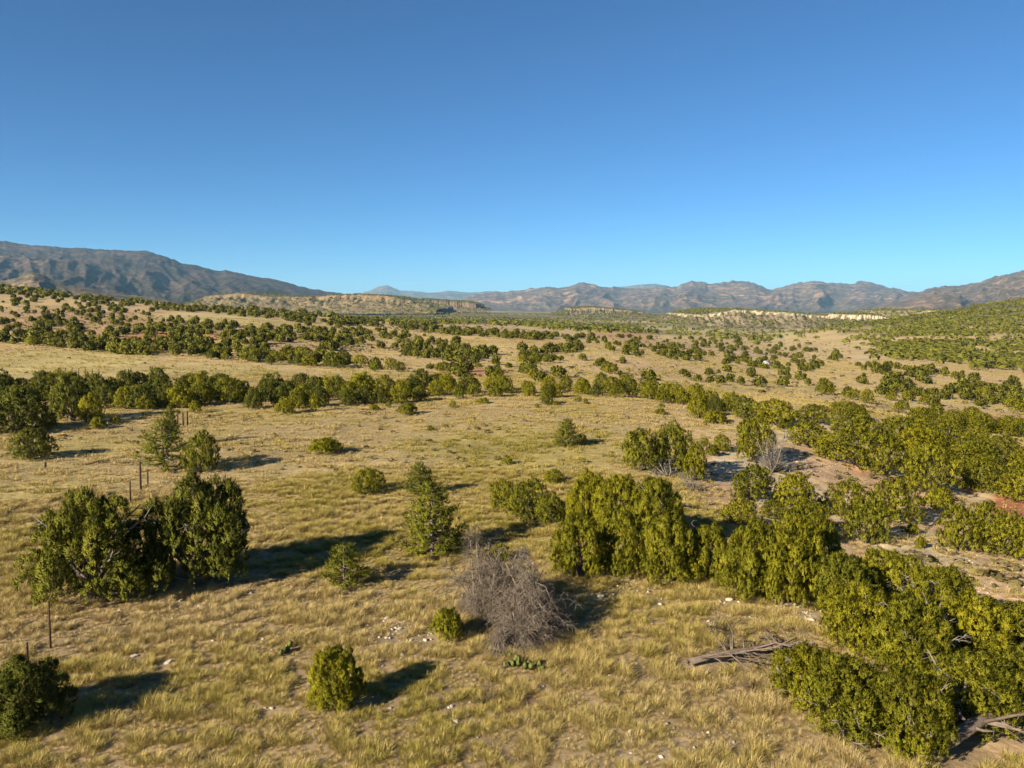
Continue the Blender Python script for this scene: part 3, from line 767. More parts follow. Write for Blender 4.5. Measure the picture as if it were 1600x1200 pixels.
# ------------------------------------------------------------------ trees one by one
# photo px, base row, top row, width px, library, variant, sticks, kind, label
J, P_ = "juniper_tree", "pinyon_pine"
TREES = [
 (30, 1150, 1022, 155, "big_loose", 1, 0, J, "dark juniper cut off by the left edge below the thin rusty post"),
 (150, 952, 757, 172, "big_loose", 0, 1, J, "left half of the big dark juniper pair with a long shadow"),
 (306, 930, 738, 172, "big_loose", 1, 1, J, "right half of the big dark juniper pair, taller and denser"),
 (530, 1117, 1008, 88, "big_spire", 0, 0, J, "lone rounded juniper in the grass casting a two-lobed shadow"),
 (538, 922, 850, 72, "young_pinyon", 0, 0, P_, "small bright green cone-shaped pine at the tip of the long dark shadow"),
 (676, 876, 755, 98, "pinyon", 0, 0, P_, "green pinyon pine with open branches directly behind the grey dead bush"),
 (657, 775, 722, 52, "pinyon", 1, 0, P_, "smaller pinyon pine just behind the open branched pinyon"),
 (574, 774, 729, 52, "mid_spire", 0, 0, J, "small upright juniper alone in the grass left of the two pinyons"),
 (508, 711, 682, 54, "low_shrub", 0, 0, J, "low wide juniper alone in the middle of the meadow"),
 (885, 700, 654, 42, "pinyon", 2, 0, P_, "lone leaning pinyon at the centre of the pale meadow"),
 (909, 696, 677, 17, "small", 1, 0, J, "tiny dark juniper touching the lone meadow pinyon"),
 (257, 740, 655, 74, "pinyon_open", 0, 0, P_, "dark shaggy pinyon with layered branches beside the wooden fence post"),
 (267, 700, 634, 30, "young_pinyon", 0, 0, P_, "slim pinyon rising behind the dark shaggy pinyon"),
 (314, 740, 672, 62, "mid_round", 0, 0, J, "round lighter juniper leaning on the dark shaggy pinyon"),
 (51, 720, 664, 76, "mid_dark", 0, 0, J, "rounded juniper with a straight shadow at the left of the meadow"),
 (25, 680, 600, 118, "mid_dark", 1, 0, J, "large dark juniper at the left edge behind the rounded juniper"),
 (76, 672, 645, 26, "small", 3, 0, J, "small dark juniper at the foot of the large left edge juniper"),
 (113, 660, 574, 62, "mid_dark", 0, 0, J, "tall dark juniper standing in front of the tree belt at left"),
 (143, 662, 612, 36, "mid_round", 0, 0, J, "juniper at the right flank of the tall dark juniper"),
 (154, 671, 650, 27, "low_shrub", 1, 0, J, "little dark round juniper before the tall dark juniper"),
 (180, 663, 648, 17, "small", 4, 0, J, "tiny light green shrub right of the little dark round juniper"),
 (230, 641, 614, 32, "mid_round", 1, 0, J, "rounded olive juniper standing just before the left part of the belt"),
 (305, 646, 625, 19, "small", 0, 0, J, "small juniper beside the row of short old posts"),
 (445, 648, 620, 32, "mid_round", 2, 0, J, "square-looking juniper just in front of the belt, with a shadow"),
 (492, 643, 614, 16, "small", 1, 0, J, "slim upright juniper right of the square-looking one"),
 (585, 642, 631, 17, "low_shrub", 0, 0, J, "little bright shrub in front of the belt"),
 (607, 637, 626, 10, "small", 2, 0, J, "tiny dark juniper between the little bright shrub and the broad one"),
 (635, 649, 628, 32, "low_shrub", 1, 0, J, "broad low juniper on the pale meadow with a split crown"),
 (707, 638, 625, 12, "small", 2, 0, J, "small ball-shaped juniper left of the flat-topped one"),
 (753, 631, 621, 21, "low_shrub", 0, 0, J, "flat-topped low juniper on the far meadow"),
 (673, 674, 664, 11, "small", 0, 0, J, "very small dark juniper alone in the open far meadow"),
 (854, 633, 609, 23, "mid_round", 0, 0, J, "full round juniper just before the belt at the meadow's end"),
 (838, 638, 629, 9, "small", 4, 0, J, "tiny shrub left of the full round juniper"),
 (869, 634, 626, 11, "small", 3, 0, J, "pale small shrub right of the full round juniper"),
 (903, 628, 619, 12, "small", 0, 0, J, "small low shrub at the belt's foot"),
 (915, 632, 622, 8, "small", 1, 0, J, "tiny pointed juniper alone before the belt"),
 (1031, 648, 637, 19, "low_shrub", 1, 0, J, "low light green shrub before the right end of the belt"),
 (1034, 637, 630, 12, "small", 2, 0, J, "small olive shrub just behind the low light green one"),
 (1091, 655, 612, 36, "mid_spire", 2, 0, J, "upright juniper at the meadow's end before the rocky gully"),
 (1118, 663, 640, 38, "low_shrub", 0, 0, J, "low juniper leaning on the upright one at the meadow's end"),
 (792, 726, 711, 20, "small", 3, 0, J, "small shrub in the meadow above the dead bush"),
 (865, 758, 731, 34, "mid_round", 1, 0, J, "small juniper between meadow and the dense right grove"),
 (827, 818, 746, 72, "mid_spire", 0, 0, J, "juniper at the left end of the dense right grove"),
 (790, 800, 745, 48, "mid_spire", 2, 0, J, "outermost lower juniper at the left tip of the dense grove"),
 (858, 822, 768, 50, "mid_round", 2, 0, J, "shaggy juniper just inside the grove's left end"),
 (1005, 738, 668, 78, "mid_spire", 1, 0, J, "wide juniper with bare grey twigs under its crown"),
 (1054, 740, 658, 66, "mid_spire", 0, 0, J, "pointed juniper joined to the wide one with bare twigs"),
 (1085, 752, 690, 40, "mid_round", 0, 0, J, "juniper on the right flank of the pointed one, at the gully head"),
 (1127, 706, 677, 30, "mid_round", 1, 0, J, "round bright juniper at the head of the stony gully"),
 (1100, 699, 683, 15, "small", 0, 0, J, "tiny juniper left of the round bright one at the gully head"),
 (1112, 712, 694, 24, "low_shrub", 1, 0, J, "dull low juniper in front of the round bright one"),
 (1178, 722, 632, 84, "mid_spire", 2, 0, J, "tall juniper behind the grey dead snag"),
 (912, 830, 733, 66, "big_spire", 1, 0, J, "upright juniper at the back left of the dense grove"),
 (905, 912, 800, 88, "big_spire", 2, 0, J, "juniper right behind the dead bush at the grove's front"),
 (965, 850, 738, 86, "big_spire", 3, 0, J, "tall juniper at the back of the dense grove"),
 (1030, 856, 742, 96, "big_spire", 0, 1, J, "large juniper with grey twigs at the grove's heart"),
 (970, 905, 795, 84, "big_spire", 1, 0, J, "juniper in the front row of the grove, left of its middle"),
 (1045, 920, 800, 92, "big_spire", 3, 0, J, "broad flame-shaped juniper in the middle of the grove's front"),
 (1105, 915, 815, 76, "big_spire", 2, 0, J, "juniper between the broad flame-shaped one and the front wall of spires"),
 (1165, 942, 812, 96, "big_spire", 0, 0, J, "dense spire-topped juniper on the grove's front over white stones"),
 (1225, 948, 798, 104, "big_spire", 1, 0, J, "tallest spire-topped juniper at the grove's right front"),
 (1280, 930, 806, 74, "big_spire", 2, 0, J, "juniper behind the black shadow gap at the grove's right end"),
 (1153, 822, 768, 62, "mid_round", 2, 0, J, "ball-shaped juniper with a black shadow in the stony gully"),
 (1172, 785, 714, 84, "mid_spire", 1, 0, J, "juniper above the ball-shaped one in the stony gully"),
 (1238, 800, 722, 74, "mid_round", 0, 0, J, "loose juniper with bare limbs below the grey dead snag"),
 (1207, 812, 772, 44, "mid_round", 1, 0, J, "low juniper between the ball-shaped and the loose one"),
 (1318, 812, 735, 74, "mid_spire", 0, 0, J, "left member of the big trio on the bare pink slope"),
 (1352, 852, 757, 82, "mid_round", 2, 0, J, "lowest member of the big trio on the bare pink slope"),
 (1400, 818, 730, 92, "mid_round", 1, 0, J, "right member of the big trio on the bare pink slope"),
 (1425, 836, 812, 26, "low_shrub", 0, 0, J, "small oval juniper on the pale slope below the trio"),
 (1437, 858, 832, 22, "low_shrub", 1, 0, J, "second small oval juniper, lower on the pale slope"),
 (1500, 862, 772, 88, "mid_round", 0, 0, J, "rounded juniper left of the two beside the red soil"),
 (1545, 850, 768, 62, "mid_spire", 2, 0, J, "juniper with bare limbs between the two round ones by the red soil"),
 (1572, 872, 786, 92, "mid_round", 2, 0, J, "big round juniper in front of the red soil bank"),
 (1465, 800, 752, 52, "low_shrub", 0, 0, J, "low juniper above the pale path of bare slope"),
 (1455, 775, 675, 100, "mid_round", 1, 0, J, "broad juniper with grey dead lower limbs on the right slope"),
 (1375, 745, 655, 96, "mid_round", 0, 0, J, "full juniper in the middle of the slope thicket"),
 (1305, 722, 664, 82, "mid_round", 2, 0, J, "round juniper overhanging the pink gully"),
 (1262, 700, 648, 74, "mid_round", 1, 0, J, "juniper at the upper lip of the pink gully"),
 (1330, 690, 628, 90, "mid_round", 1, 0, J, "spreading juniper behind the gully lip"),
 (1410, 702, 640, 86, "mid_round", 2, 0, J, "juniper in the back row of the slope thicket"),
 (1215, 668, 612, 84, "mid_spire", 2, 0, J, "wide juniper where the belt meets the right thicket"),
 (1165, 655, 612, 54, "mid_round", 0, 0, J, "left juniper of the thicket's top by the yellow grass"),
 (1272, 662, 624, 70, "mid_round", 1, 0, J, "dark gapped juniper on the thicket's top edge"),
 (1325, 648, 622, 66, "mid_round", 2, 0, J, "flat juniper beside the pale field on the thicket's top"),
 (1225, 672, 655, 26, "low_shrub", 0, 0, J, "small low shrub in the yellow grass gap of the thicket"),
 (1540, 765, 705, 78, "mid_round", 0, 0, J, "juniper above the red bank on the right slope"),
 (1590, 785, 725, 82, "mid_round", 1, 0, J, "juniper above the red bank cut by the right edge"),
 (1505, 735, 682, 70, "mid_round", 2, 0, J, "juniper beyond the slope thicket near the pale rocks"),
 (1565, 715, 672, 62, "mid_round", 0, 0, J, "rounded juniper on the lower flat at right"),
 (1320, 965, 858, 106, "big_spire", 3, 0, J, "juniper linking the grove to the large mass at bottom right"),
 (1395, 960, 862, 110, "big_spire", 0, 1, J, "juniper at the back of the bottom right mass"),
 (1350, 1030, 905, 122, "big_spire", 1, 0, J, "flame-shaped juniper at the left shoulder of the bottom right mass"),
 (1462, 990, 880, 116, "big_spire", 2, 1, J, "juniper at the rear of the bottom right mass by the bare slope"),
 (1430, 1070, 930, 140, "big_spire", 0, 1, J, "large juniper with grey twigs in the middle of the bottom right mass"),
 (1525, 1040, 925, 120, "big_spire", 3, 0, J, "juniper on the right side of the bottom right mass"),
 (1585, 1060, 945, 130, "big_spire", 1, 0, J, "bright juniper running off the right edge"),
 (1262, 1115, 1008, 112, "big_spire", 2, 1, J, "low juniper with pale broken limbs beside the fallen grey tree"),
 (1325, 1160, 1030, 140, "big_spire", 3, 1, J, "juniper with bleached branches at the front of the bottom right mass"),
 (1420, 1190, 1040, 150, "big_spire", 2, 1, J, "front juniper of the bottom right mass with a pale dead centre"),
 (1515, 1150, 1020, 140, "big_spire", 1, 1, J, "juniper directly behind the thick leaning dead trunk"),
 (1588, 1130, 1030, 120, "big_spire", 0, 0, J, "juniper above the leaning trunk at the right edge"),
 (700, 1005, 945, 56, "low_shrub", 0, 0, J, "small bright juniper at the left foot of the dead bush"),
 (780, 880, 848, 40, "small", 0, 0, J, "small green juniper half hidden in the dead bush's crown"),
]
used_lab = {}
for k, (px, by, ty, w, lib, var, st, kind, lab) in enumerate(TREES):
    if px > 1140 and by < 875: w *= .84; ty = by - (by - ty) * .85
    loc, ww, hh = place(px, by, ty, w, .25)
    f = 1.06
    tree(kind, lib, var, loc, ww * f, hh * 1.02, PRNG.random() * 6.28, lab, "pine tree" if kind == P_ else "juniper", None, bool(st), ww * f * PRNG.uniform(.85, 1.1))

# ------------------------------------------------------------------ belts and scattered trees
CAND = []     # (x, y, z, w, h, px, py, hpx, zone)
def add_cand(px, py, hm, wm, zone):
    p = pix(px, py)
    dep = project(p)[2]
    CAND.append((p[0], p[1], p[2] - .03, wm, hm, px, py, hm * F / dep, zone))

def poly_in(poly, x, y):
    c = False; n = len(poly)
    for i in range(n):
        x1, y1 = poly[i]; x2, y2 = poly[(i + 1) % n]
        if (y1 > y) != (y2 > y) and x < (x2 - x1) * (y - y1) / (y2 - y1) + x1: c = not c
    return c

def scatter(poly, n, h0, h1, zone, seed, clump=.0, cs=(40, 9), holes=()):
    rng = np.random.default_rng(seed)
    xs = [p[0] for p in poly]; ys = [p[1] for p in poly]
    got = 0; tries = 0
    while got < n and tries < n * 40:
        tries += 1
        px = rng.uniform(min(xs), max(xs)); py = rng.uniform(min(ys), max(ys))
        if not poly_in(poly, px, py): continue
        if any(poly_in(h, px, py) for h in holes): continue
        if clump and vnoise(px / cs[0], py / cs[1], seed + 3) < clump * rng.uniform(.7, 1.1): continue
        h = rng.uniform(h0, h1) * rng.choice([1, 1, 1, .7])
        add_cand(px, py, h, h * rng.uniform(.85, 1.5), zone); got += 1

# the belt along the far edge of the grassy flat
rngb = np.random.default_rng(7)
BELT = [(-20, 640), (100, 636), (200, 640), (300, 634), (400, 640), (500, 634), (600, 631), (700, 623), (800, 621), (900, 618), (1000, 621), (1100, 640), (1160, 646)]
bx = np.array([b[0] for b in BELT]); byy = np.array([b[1] for b in BELT])
x = -15.0
while x < 1150:
    base = np.interp(x, bx, byy)
    hp = np.interp(x, [0, 300, 600, 800, 1160], [50, 44, 37, 28, 33])
    for row, (off, f) in enumerate(((0, .82), (-9, 1.0), (-17, .95))):
        if row == 2 and (x > 700 or rngb.random() < .25): continue
        if row == 0 and rngb.random() < .18: continue
        px = x + rngb.uniform(-9, 9); py = base + off * (1 if x < 800 else .6) + rngb.uniform(-3, 3)
        p = pix(px, py); h = hp * f * rngb.uniform(.75, 1.12) * project(p)[2] / F
        add_cand(px, py, h, h * rngb.uniform(.85, 1.25), "belt")
    x += rngb.uniform(21, 31)

FIELD1 = [(235, 485), (330, 491), (460, 504), (462, 513), (350, 507), (245, 497)]
scatter([(0, 458), (110, 463), (240, 482), (420, 510), (545, 508), (640, 522), (720, 533), (720, 548), (600, 545), (520, 548), (440, 566), (300, 556), (150, 545), (0, 530)],
        640, 1.1, 2.2, "hill", 41, .28, (36, 9), [FIELD1, [(415, 535), (500, 536), (500, 556), (415, 552)]])
scatter([(0, 452), (120, 458), (240, 476), (400, 483), (520, 494), (600, 504), (800, 520), (860, 527), (860, 533), (700, 524), (600, 512), (470, 505), (330, 490), (230, 484), (100, 466), (0, 460)],
        520, 1.2, 2.5, "ridge", 43, .2, (30, 5))
scatter([(0, 536), (90, 545), (200, 556), (330, 562), (440, 572), (440, 566), (300, 556), (150, 544), (0, 530)], 60, 1.4, 2.5, "terrace_top", 44, .3, (50, 20))
scatter([(560, 540), (700, 545), (800, 548), (900, 540), (1000, 545), (1160, 552), (1290, 572), (1280, 584), (1150, 572), (1000, 558), (880, 566), (760, 575), (700, 565), (620, 555)],
        210, 1.1, 2.1, "middle", 45, .38, (36, 9))
scatter([(440, 570), (560, 578), (640, 588), (640, 582), (560, 566), (440, 558)], 24, 1.6, 2.8, "terrace_top", 46, .3, (40, 20))
scatter([(640, 560), (800, 572), (1000, 565), (1290, 590), (1290, 608), (1000, 598), (800, 590), (700, 592)], 46, .8, 1.9, "pale", 47, .3, (60, 14))
scatter([(700, 582), (830, 574), (900, 592), (880, 600), (720, 596)], 18, 1.0, 1.9, "red", 48)
scatter([(1330, 568), (1420, 574), (1600, 600), (1600, 640), (1480, 624), (1400, 628), (1340, 606)], 120, 1.3, 2.3, "lower", 49, .42, (40, 9))
scatter([(1250, 610), (1600, 640), (1600, 668), (1420, 650), (1300, 622)], 14, 1.4, 2.6, "lower", 50, .3)
scatter([(1420, 652), (1600, 668), (1600, 705), (1520, 700), (1450, 680)], 26, 1.6, 2.6, "flat", 51, .3)
scatter([(1470, 690), (1600, 705), (1600, 780), (1540, 770), (1480, 750)], 12, 2.0, 3.0, "flat", 52)
scatter([(1180, 618), (1300, 620), (1440, 655), (1500, 720), (1440, 740), (1350, 700), (1250, 668)], 7, 2.2, 3.2, "thicket", 53)
scatter([(860, 525), (1160, 530), (1300, 545), (1330, 568), (1150, 552), (1000, 543), (880, 538)], 140, 1.2, 2.4, "far_pale", 54, .35, (30, 6))
scatter([(1240, 820), (1300, 820), (1330, 870), (1300, 900), (1270, 880)], 3, 1.2, 2.2, "gully", 55)

ci = sorted(range(len(CAND)), key=lambda i: -CAND[i][7])
N_IND = 300 - sum(1 for t in TREES if t[7] == J)
IND = ci[:N_IND]; REST = ci[N_IND:]

ZONE = {"belt": "the belt at the flat's far edge", "hill": "the red hillside at left", "ridge": "the left hillside crest",
        "terrace_top": "the row above the pale terrace", "middle": "the mid-distance green row", "pale": "the pale slope behind the belt",
        "red": "the red patch behind the belt", "lower": "the low green band at right", "flat": "the flat beyond the thicket",
        "thicket": "the right slope thicket", "far_pale": "the pale far slopes", "gully": "the pink gully"}
ORD = ["", "second", "third", "fourth", "fifth", "sixth", "seventh", "eighth", "ninth", "tenth", "eleventh", "twelfth", "thirteenth", "fourteenth", "fifteenth", "sixteenth", "seventeenth", "eighteenth", "nineteenth", "twentieth"]
def num(k):
    if k < 20: return ORD[k]
    tens = {2: "twenty", 3: "thirty", 4: "forty", 5: "fifty", 6: "sixty", 7: "seventy", 8: "eighty", 9: "ninety"}
    u = (k + 1) % 10; t = (k + 1) // 10
    return (tens[t] + "-" + ["", "first", "second", "third", "fourth", "fifth", "sixth", "seventh", "eighth", "ninth"][u]) if u else tens[t][:-1] + "ieth"
desc = {}
hs = {}
for i in IND: hs.setdefault(CAND[i][8], []).append(CAND[i][7])
for i in IND:
    c = CAND[i]; med = np.median(hs[c[8]]); 
    size = "tall" if c[7] > med * 1.12 else ("small" if c[7] < med * .88 else "middling")
    shape = "broad" if c[3] / c[4] > 1.12 else ("slim" if c[3] / c[4] < .95 else "round")
    desc.setdefault((c[8], size, shape), []).append(i)
LAB = {}
for (z, size, shape), L in desc.items():
    L.sort(key=lambda i: CAND[i][5])
    for k, i in enumerate(L):
        if len(L) == 1: LAB[i] = f"the only {size} {shape} juniper in {ZONE[z]}"
        elif k == 0: LAB[i] = f"leftmost of the {size} {shape} junipers in {ZONE[z]}"
        elif k == len(L) - 1: LAB[i] = f"rightmost of the {size} {shape} junipers in {ZONE[z]}"
        else: LAB[i] = f"{num(k)} from the left of {size} {shape} junipers in {ZONE[z]}"
for n_, i in enumerate(IND):
    x, y, z, w, h, px, py, hpx, zone = CAND[i]
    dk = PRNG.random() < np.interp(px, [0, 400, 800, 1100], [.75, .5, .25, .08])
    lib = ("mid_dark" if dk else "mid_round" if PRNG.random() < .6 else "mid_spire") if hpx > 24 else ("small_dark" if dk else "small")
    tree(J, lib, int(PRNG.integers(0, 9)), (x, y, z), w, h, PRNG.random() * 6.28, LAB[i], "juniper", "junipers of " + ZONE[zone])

# the rest of the junipers and the far woodland: real small crowns, too many to count
def low_crown(seed, n_sprays=46, n_bl=5):
    b, el = juniper_crown(seed, "round", n_sprays, n_bl, .20, .12)
    return np.concatenate(b.V), np.concatenate(b.tint), np.concatenate(b.nrm)
def far_blob(seed, n=13):
    rng = np.random.default_rng(seed)
    d = unit(rng.normal(size=(n, 3))); d[:, 2] = np.abs(d[:, 2])
    p = d * np.array([.40, .40, .42]) + [0, 0, .38]
    side = unit(np.cross(d, rng.normal(size=(n, 3)))); up = np.cross(d, side)
    s = rng.uniform(.16, .32, (n, 1)); 
    tri = np.stack([p - side * s - up * s * .7, p + side * s - up * s * .7, p + up * s * 1.3 + d * .06], 1)
    tri[..., 2] = np.maximum(tri[..., 2], 0)
    nn = unit(d + .25 * rng.normal(size=(n, 3))); g = np.cross(tri[:, 1] - tri[:, 0], tri[:, 2] - tri[:, 0]); fl = (g * nn).sum(1) < 0
    tri[fl] = tri[fl][:, [0, 2, 1]]
    return tri.reshape(-1, 3), np.repeat(rng.uniform(.75, 1.2, n), 3), np.repeat(nn, 3, 0)
def join_trees(name, protos, X, Y, Z, W, H, mat, label, cat, seed, jit=.22):
    rng = np.random.default_rng(seed)
    VV, TT, NV = [], [], []
    pick = rng.integers(0, len(protos), len(X))
    for k, (pv, pt, pn) in enumerate(protos):
        s = np.where(pick == k)[0]
        if not len(s): continue
        a = rng.random(len(s)) * 6.28; ca, sa = np.cos(a)[:, None], np.sin(a)[:, None]
        x = (pv[:, 0] * ca - pv[:, 1] * sa) * W[s, None] + X[s, None]
        y = (pv[:, 0] * sa + pv[:, 1] * ca) * W[s, None] + Y[s, None]
        z = pv[None, :, 2] * H[s, None] + Z[s, None]
        NV.append(np.stack([pn[:, 0] * ca - pn[:, 1] * sa, pn[:, 0] * sa + pn[:, 1] * ca, pn[None, :, 2] + 0 * ca], -1).reshape(-1, 3))
        VV.append(np.stack([x, y, z], -1).reshape(-1, 3)); TT.append((pt[None] * rng.uniform(1 - jit, 1 + jit, (len(s), 1))).ravel())
    V = np.concatenate(VV)
    me = np_mesh(name, V, np.arange(len(V)).reshape(-1, 3), False, {"tint": np.concatenate(TT)})
    set_normals(me, np.concatenate(NV))
    return tag(link(name, me, mat), label, cat, kind="stuff")

a = np.array([CAND[i][:5] for i in REST])
join_trees("scattered_junipers", [low_crown(s) for s in (201, 202, 203, 204)], a[:, 0], a[:, 1], a[:, 2], a[:, 3], a[:, 4], M_FARTREE,
           "small junipers dotted over the middle distance slopes and hillside crest", "junipers", 5)

def far_points(n, a0, a1, y0, y1, seed, dens, hr):
    """random points on the terrain, denser near the camera in proportion to what shows"""
    rng = np.random.default_rng(seed)
    m = n * 6
    ax = rng.uniform(a0, a1, m); yy = np.exp(rng.uniform(math.log(y0), math.log(y1), m))
    x = ax * yy
    keep = dens(x, yy, ax) > rng.random(m)
    x, yy = x[keep][:n], yy[keep][:n]
    z = height(x, yy)
    h = rng.uniform(hr[0], hr[1], len(x))
    return x, yy, z - .1, h * rng.uniform(1.0, 1.7, len(x)), h
def dens_plain(x, y, a):
    c = fbm(x / 170, y / 170, 301, 3); d = fbm(x / 600, y / 600, 302, 3)
    px = a * F + 800
    lane = sstep(.10, .30, c + .4 * d + .15)
    return np.clip(.12 + .9 * lane, 0, 1) * sstep(420, 620, y) * np.where((px > 1000) & (y < 1500), .35, 1.0)
fx = far_points(7200, -.72, .72, 450, 3600, 91, dens_plain, (2.6, 5.0))
def dens_hill(x, y, a):
    c = fbm(x / 60, y / 60, 311, 3)
    px = a * F + 800
    on = sstep(1310, 1480, px + 0.16 * (y - 520)) * sstep(235, 400, y) * (1 - sstep(1000, 1150, y))
    bare = np.clip(sstep(-.06, .14, c + .5 * fbm(x / 17, y / 17, 312, 2)), 0, 1)
    return on * (1 - .92 * bare)
fh = far_points(6200, .3, .82, 240, 1150, 92, dens_hill, (1.7, 3.3))
FB = [far_blob(s) for s in range(400, 412)]
join_trees("woodland", FB, *fx, M_FARTREE, "dark woodland spread over the far plain below the mountains", "woodland", 6)
join_trees("hillside_woodland", FB, *fh, M_FARTREE, "dense low trees covering the green hill at right", "woodland", 8)
mx = []
rngm = np.random.default_rng(77)
for gx, gy, Zm, d, wc in MESAS:
    n = 4500 if (gx[-1] - gx[0]) > 300 else 900
    i = rngm.integers(0, len(gy), n * 2); j = rngm.integers(0, len(gx), n * 2)
    ok = ((d[i, j] < -wc * 1.1) | (d[i, j] > wc)) & (Zm[i, j] > -60)
    i, j = i[ok][:n], j[ok][:n]
    h = rngm.uniform(2.2, 4.6, len(i))
    mx.append(np.stack([gx[j], gy[i], Zm[i, j] - .3, h * rngm.uniform(1, 1.7, len(i)), h], 0))
mx = np.concatenate(mx, 1)
join_trees("mesa_trees", FB, *mx, M_FARTREE, "tiny trees dotting the slopes and tops of the far mesas", "woodland", 9)

# ------------------------------------------------------------------ dead bush, snag, twiggy shrubs
def twig_dome(seed, n_main, n_sub, n_twig, droop, th, rag=.2, wild=.75):
    rng = np.random.default_rng(seed)
    stems, twigs = Bag(), Bag()
    for i in range(n_main):
        a = 6.28 * (i * 2.618 + rng.random()) / 2.618; e = rng.uniform(.2, 1.4)
        o = np.array([math.cos(a) * math.cos(e), math.sin(a) * math.cos(e), math.sin(e)])
        L = .44 * rng.uniform(1 - rag, 1.12) * (1 + .28 * math.sin(2 * e))
        p = [np.zeros(3), o * L * .4 + rng.normal(size=3) * .03, o * L * np.array([1, 1, 1.65])]
        stems.add_tube(p, [th, th * .7, th * .3], 5, rng.uniform(.8, 1.15))
        for s in range(n_sub):
            f = rng.uniform(.25, 1.0)
            b0 = p[1] * (1 - abs(2 * f - 1)) + (p[0] * max(0, 1 - 2 * f)) + p[2] * max(0, 2 * f - 1)
            d = unit(o + rng.normal(size=3) * wild); l = rng.uniform(.12, .24)
            b1 = b0 + d * l * .6 + [0, 0, .03]; b2 = b0 + d * l + [0, 0, -droop * l]
            b2[2] = max(b2[2], .02)
            stems.add_tube([b0, b1, b2], [th * .35, th * .22, th * .1], 3, rng.uniform(.8, 1.2))
            for q in range(n_twig):
                g = rng.random(); c0 = b0 * (1 - g) + b1 * g if g < .4 else b1 * (1 - g) + b2 * g
                dd = unit(d * .6 + rng.normal(size=3) * .8 + np.array([0, 0, -droop * .5])); ll = rng.uniform(.06, .15)
                c1 = c0 + dd * ll * .55 + [0, 0, .008]; c2 = c0 + dd * ll + [0, 0, -droop * ll * .8]
                c2[2] = max(c2[2], .01)
                twigs.add_tube([c0, c1 + rng.normal(size=3) * .012, c2], [th * .12, th * .09, th * .05], 3, rng.uniform(.55, 1.5))
    return stems.mesh("stems"), twigs.mesh("twigs")

loc, w, h = place(803, 1008, 836, 182, .4)
r = empty("dead_bush", loc)
for k, (ox, oy, sw, sh) in enumerate(((-.27, .10, 1.0, 1.0), (.27, .0, .98, .90), (.0, -.24, .85, .66))):
    s, t = twig_dome(900 + k, 30, 17, 17, .45, .014, .30, 1.05)
    for nm, m_ in (("stems", s), ("twigs", t)):
        o = link(nm, m_, M_TWIG, r); o.location = (ox * w, oy * w, 0); o.scale = (w * sw, w * sw, h * sh); o.rotation_euler = (0, 0, k * 2.1)
        if nm == "twigs": o["kind"] = "stuff"
tag(r, "large grey-brown dead bush of bare tangled twigs in the foreground", "dead bush")
for k, (px, by, ty, w_, lab) in enumerate([
    (1205, 745, 672, 84, "grey dead snag with bare spreading limbs at the gully head"),
    (1045, 752, 712, 92, "tangle of bare grey twigs under the wide juniper"),
    (1085, 770, 728, 60, "bare grey dead shrub on the gully side below the pointed juniper"),
    (762, 1105, 1040, 64, "thin leafless shrub standing in the grass below the dead bush"),
    (1110, 1000, 935, 60, "sparse leafless shrub between white stones and the fallen grey tree"),
    (396, 700, 686, 16, "small dark twiggy shrub in the left meadow"),
    (1310, 752, 728, 30, "pale leafless shrub on the pink gully side"),
    (1175, 1095, 1045, 50, "wispy dead shrub in front of the fallen grey tree"),
    (830, 1190, 1165, 46, "grey leafless shrub at the bottom of the slope"),
    (1480, 945, 905, 50, "faint bare shrub on the tan slope behind the bottom right mass")]):
    loc, w, h = place(px, by, ty, w_)
    if k == 0: s, t = twig_dome(911, 11, 12, 8, -.05, .017)
    elif k == 1: s2, t2 = twig_dome(912, 10, 9, 6, .3, .02); s, t = s2, t2
    elif k == 3: s, t = twig_dome(913, 8, 7, 5, .05, .014)
    r = empty("dead_snag" if k == 0 else "dead_shrub", loc, k * 1.1, (w, w, h))
    link("stems", s, M_DEADWOOD if k < 3 else M_DRYSHRUB, r); link("twigs", t, M_DEADWOOD if k < 3 else M_DRYSHRUB, r)["kind"] = "stuff"
    tag(r, lab, "dead shrub", "leafless shrubs" if k > 2 else None)

# small dry shrubs on the meadow
s, t = twig_dome(931, 9, 4, 4, 0, .03)
s.materials.append(M_DRYSHRUB); t.materials.append(M_DRYSHRUB)
rngd = np.random.default_rng(12)
DS = [(563, 668, 14, "left of the pair of thin dry shrubs in the far meadow"), (592, 673, 16, "right of the pair of thin dry shrubs in the far meadow"), (603, 656, 18, "dry shrub just before the broad low juniper"),
      (675, 634, 9, "tiny dry tuft near the ball-shaped juniper"), (934, 652, 12, "dry brown shrub halfway between lone pinyon and belt"), (636, 725, 14, "brown shrub just above the smaller pinyon"),
      (546, 722, 12, "faint dry shrub below the low wide juniper"), (206, 675, 16, "dry leafless shrub left of the dark shaggy pinyon"), (380, 660, 18, "sparse dry shrub in the meadow before the belt"),
      (706, 668, 9, "dry tuft right of the very small dark juniper"), (105, 840, 12, "dark dry tuft left of the big juniper pair"), (36, 690, 10, "small dry stump-like shrub at left")]
for px, by, w_, lab in DS:
    loc, w, h = place(px, by, by - w_ * .9, w_)
    r = empty("dry_shrub", loc, rngd.random() * 6, (w, w, h)); link("stems", s, None, r); link("twigs", t, None, r)["kind"] = "stuff"
    tag(r, lab, "dry shrub", "dry shrubs on the meadow")

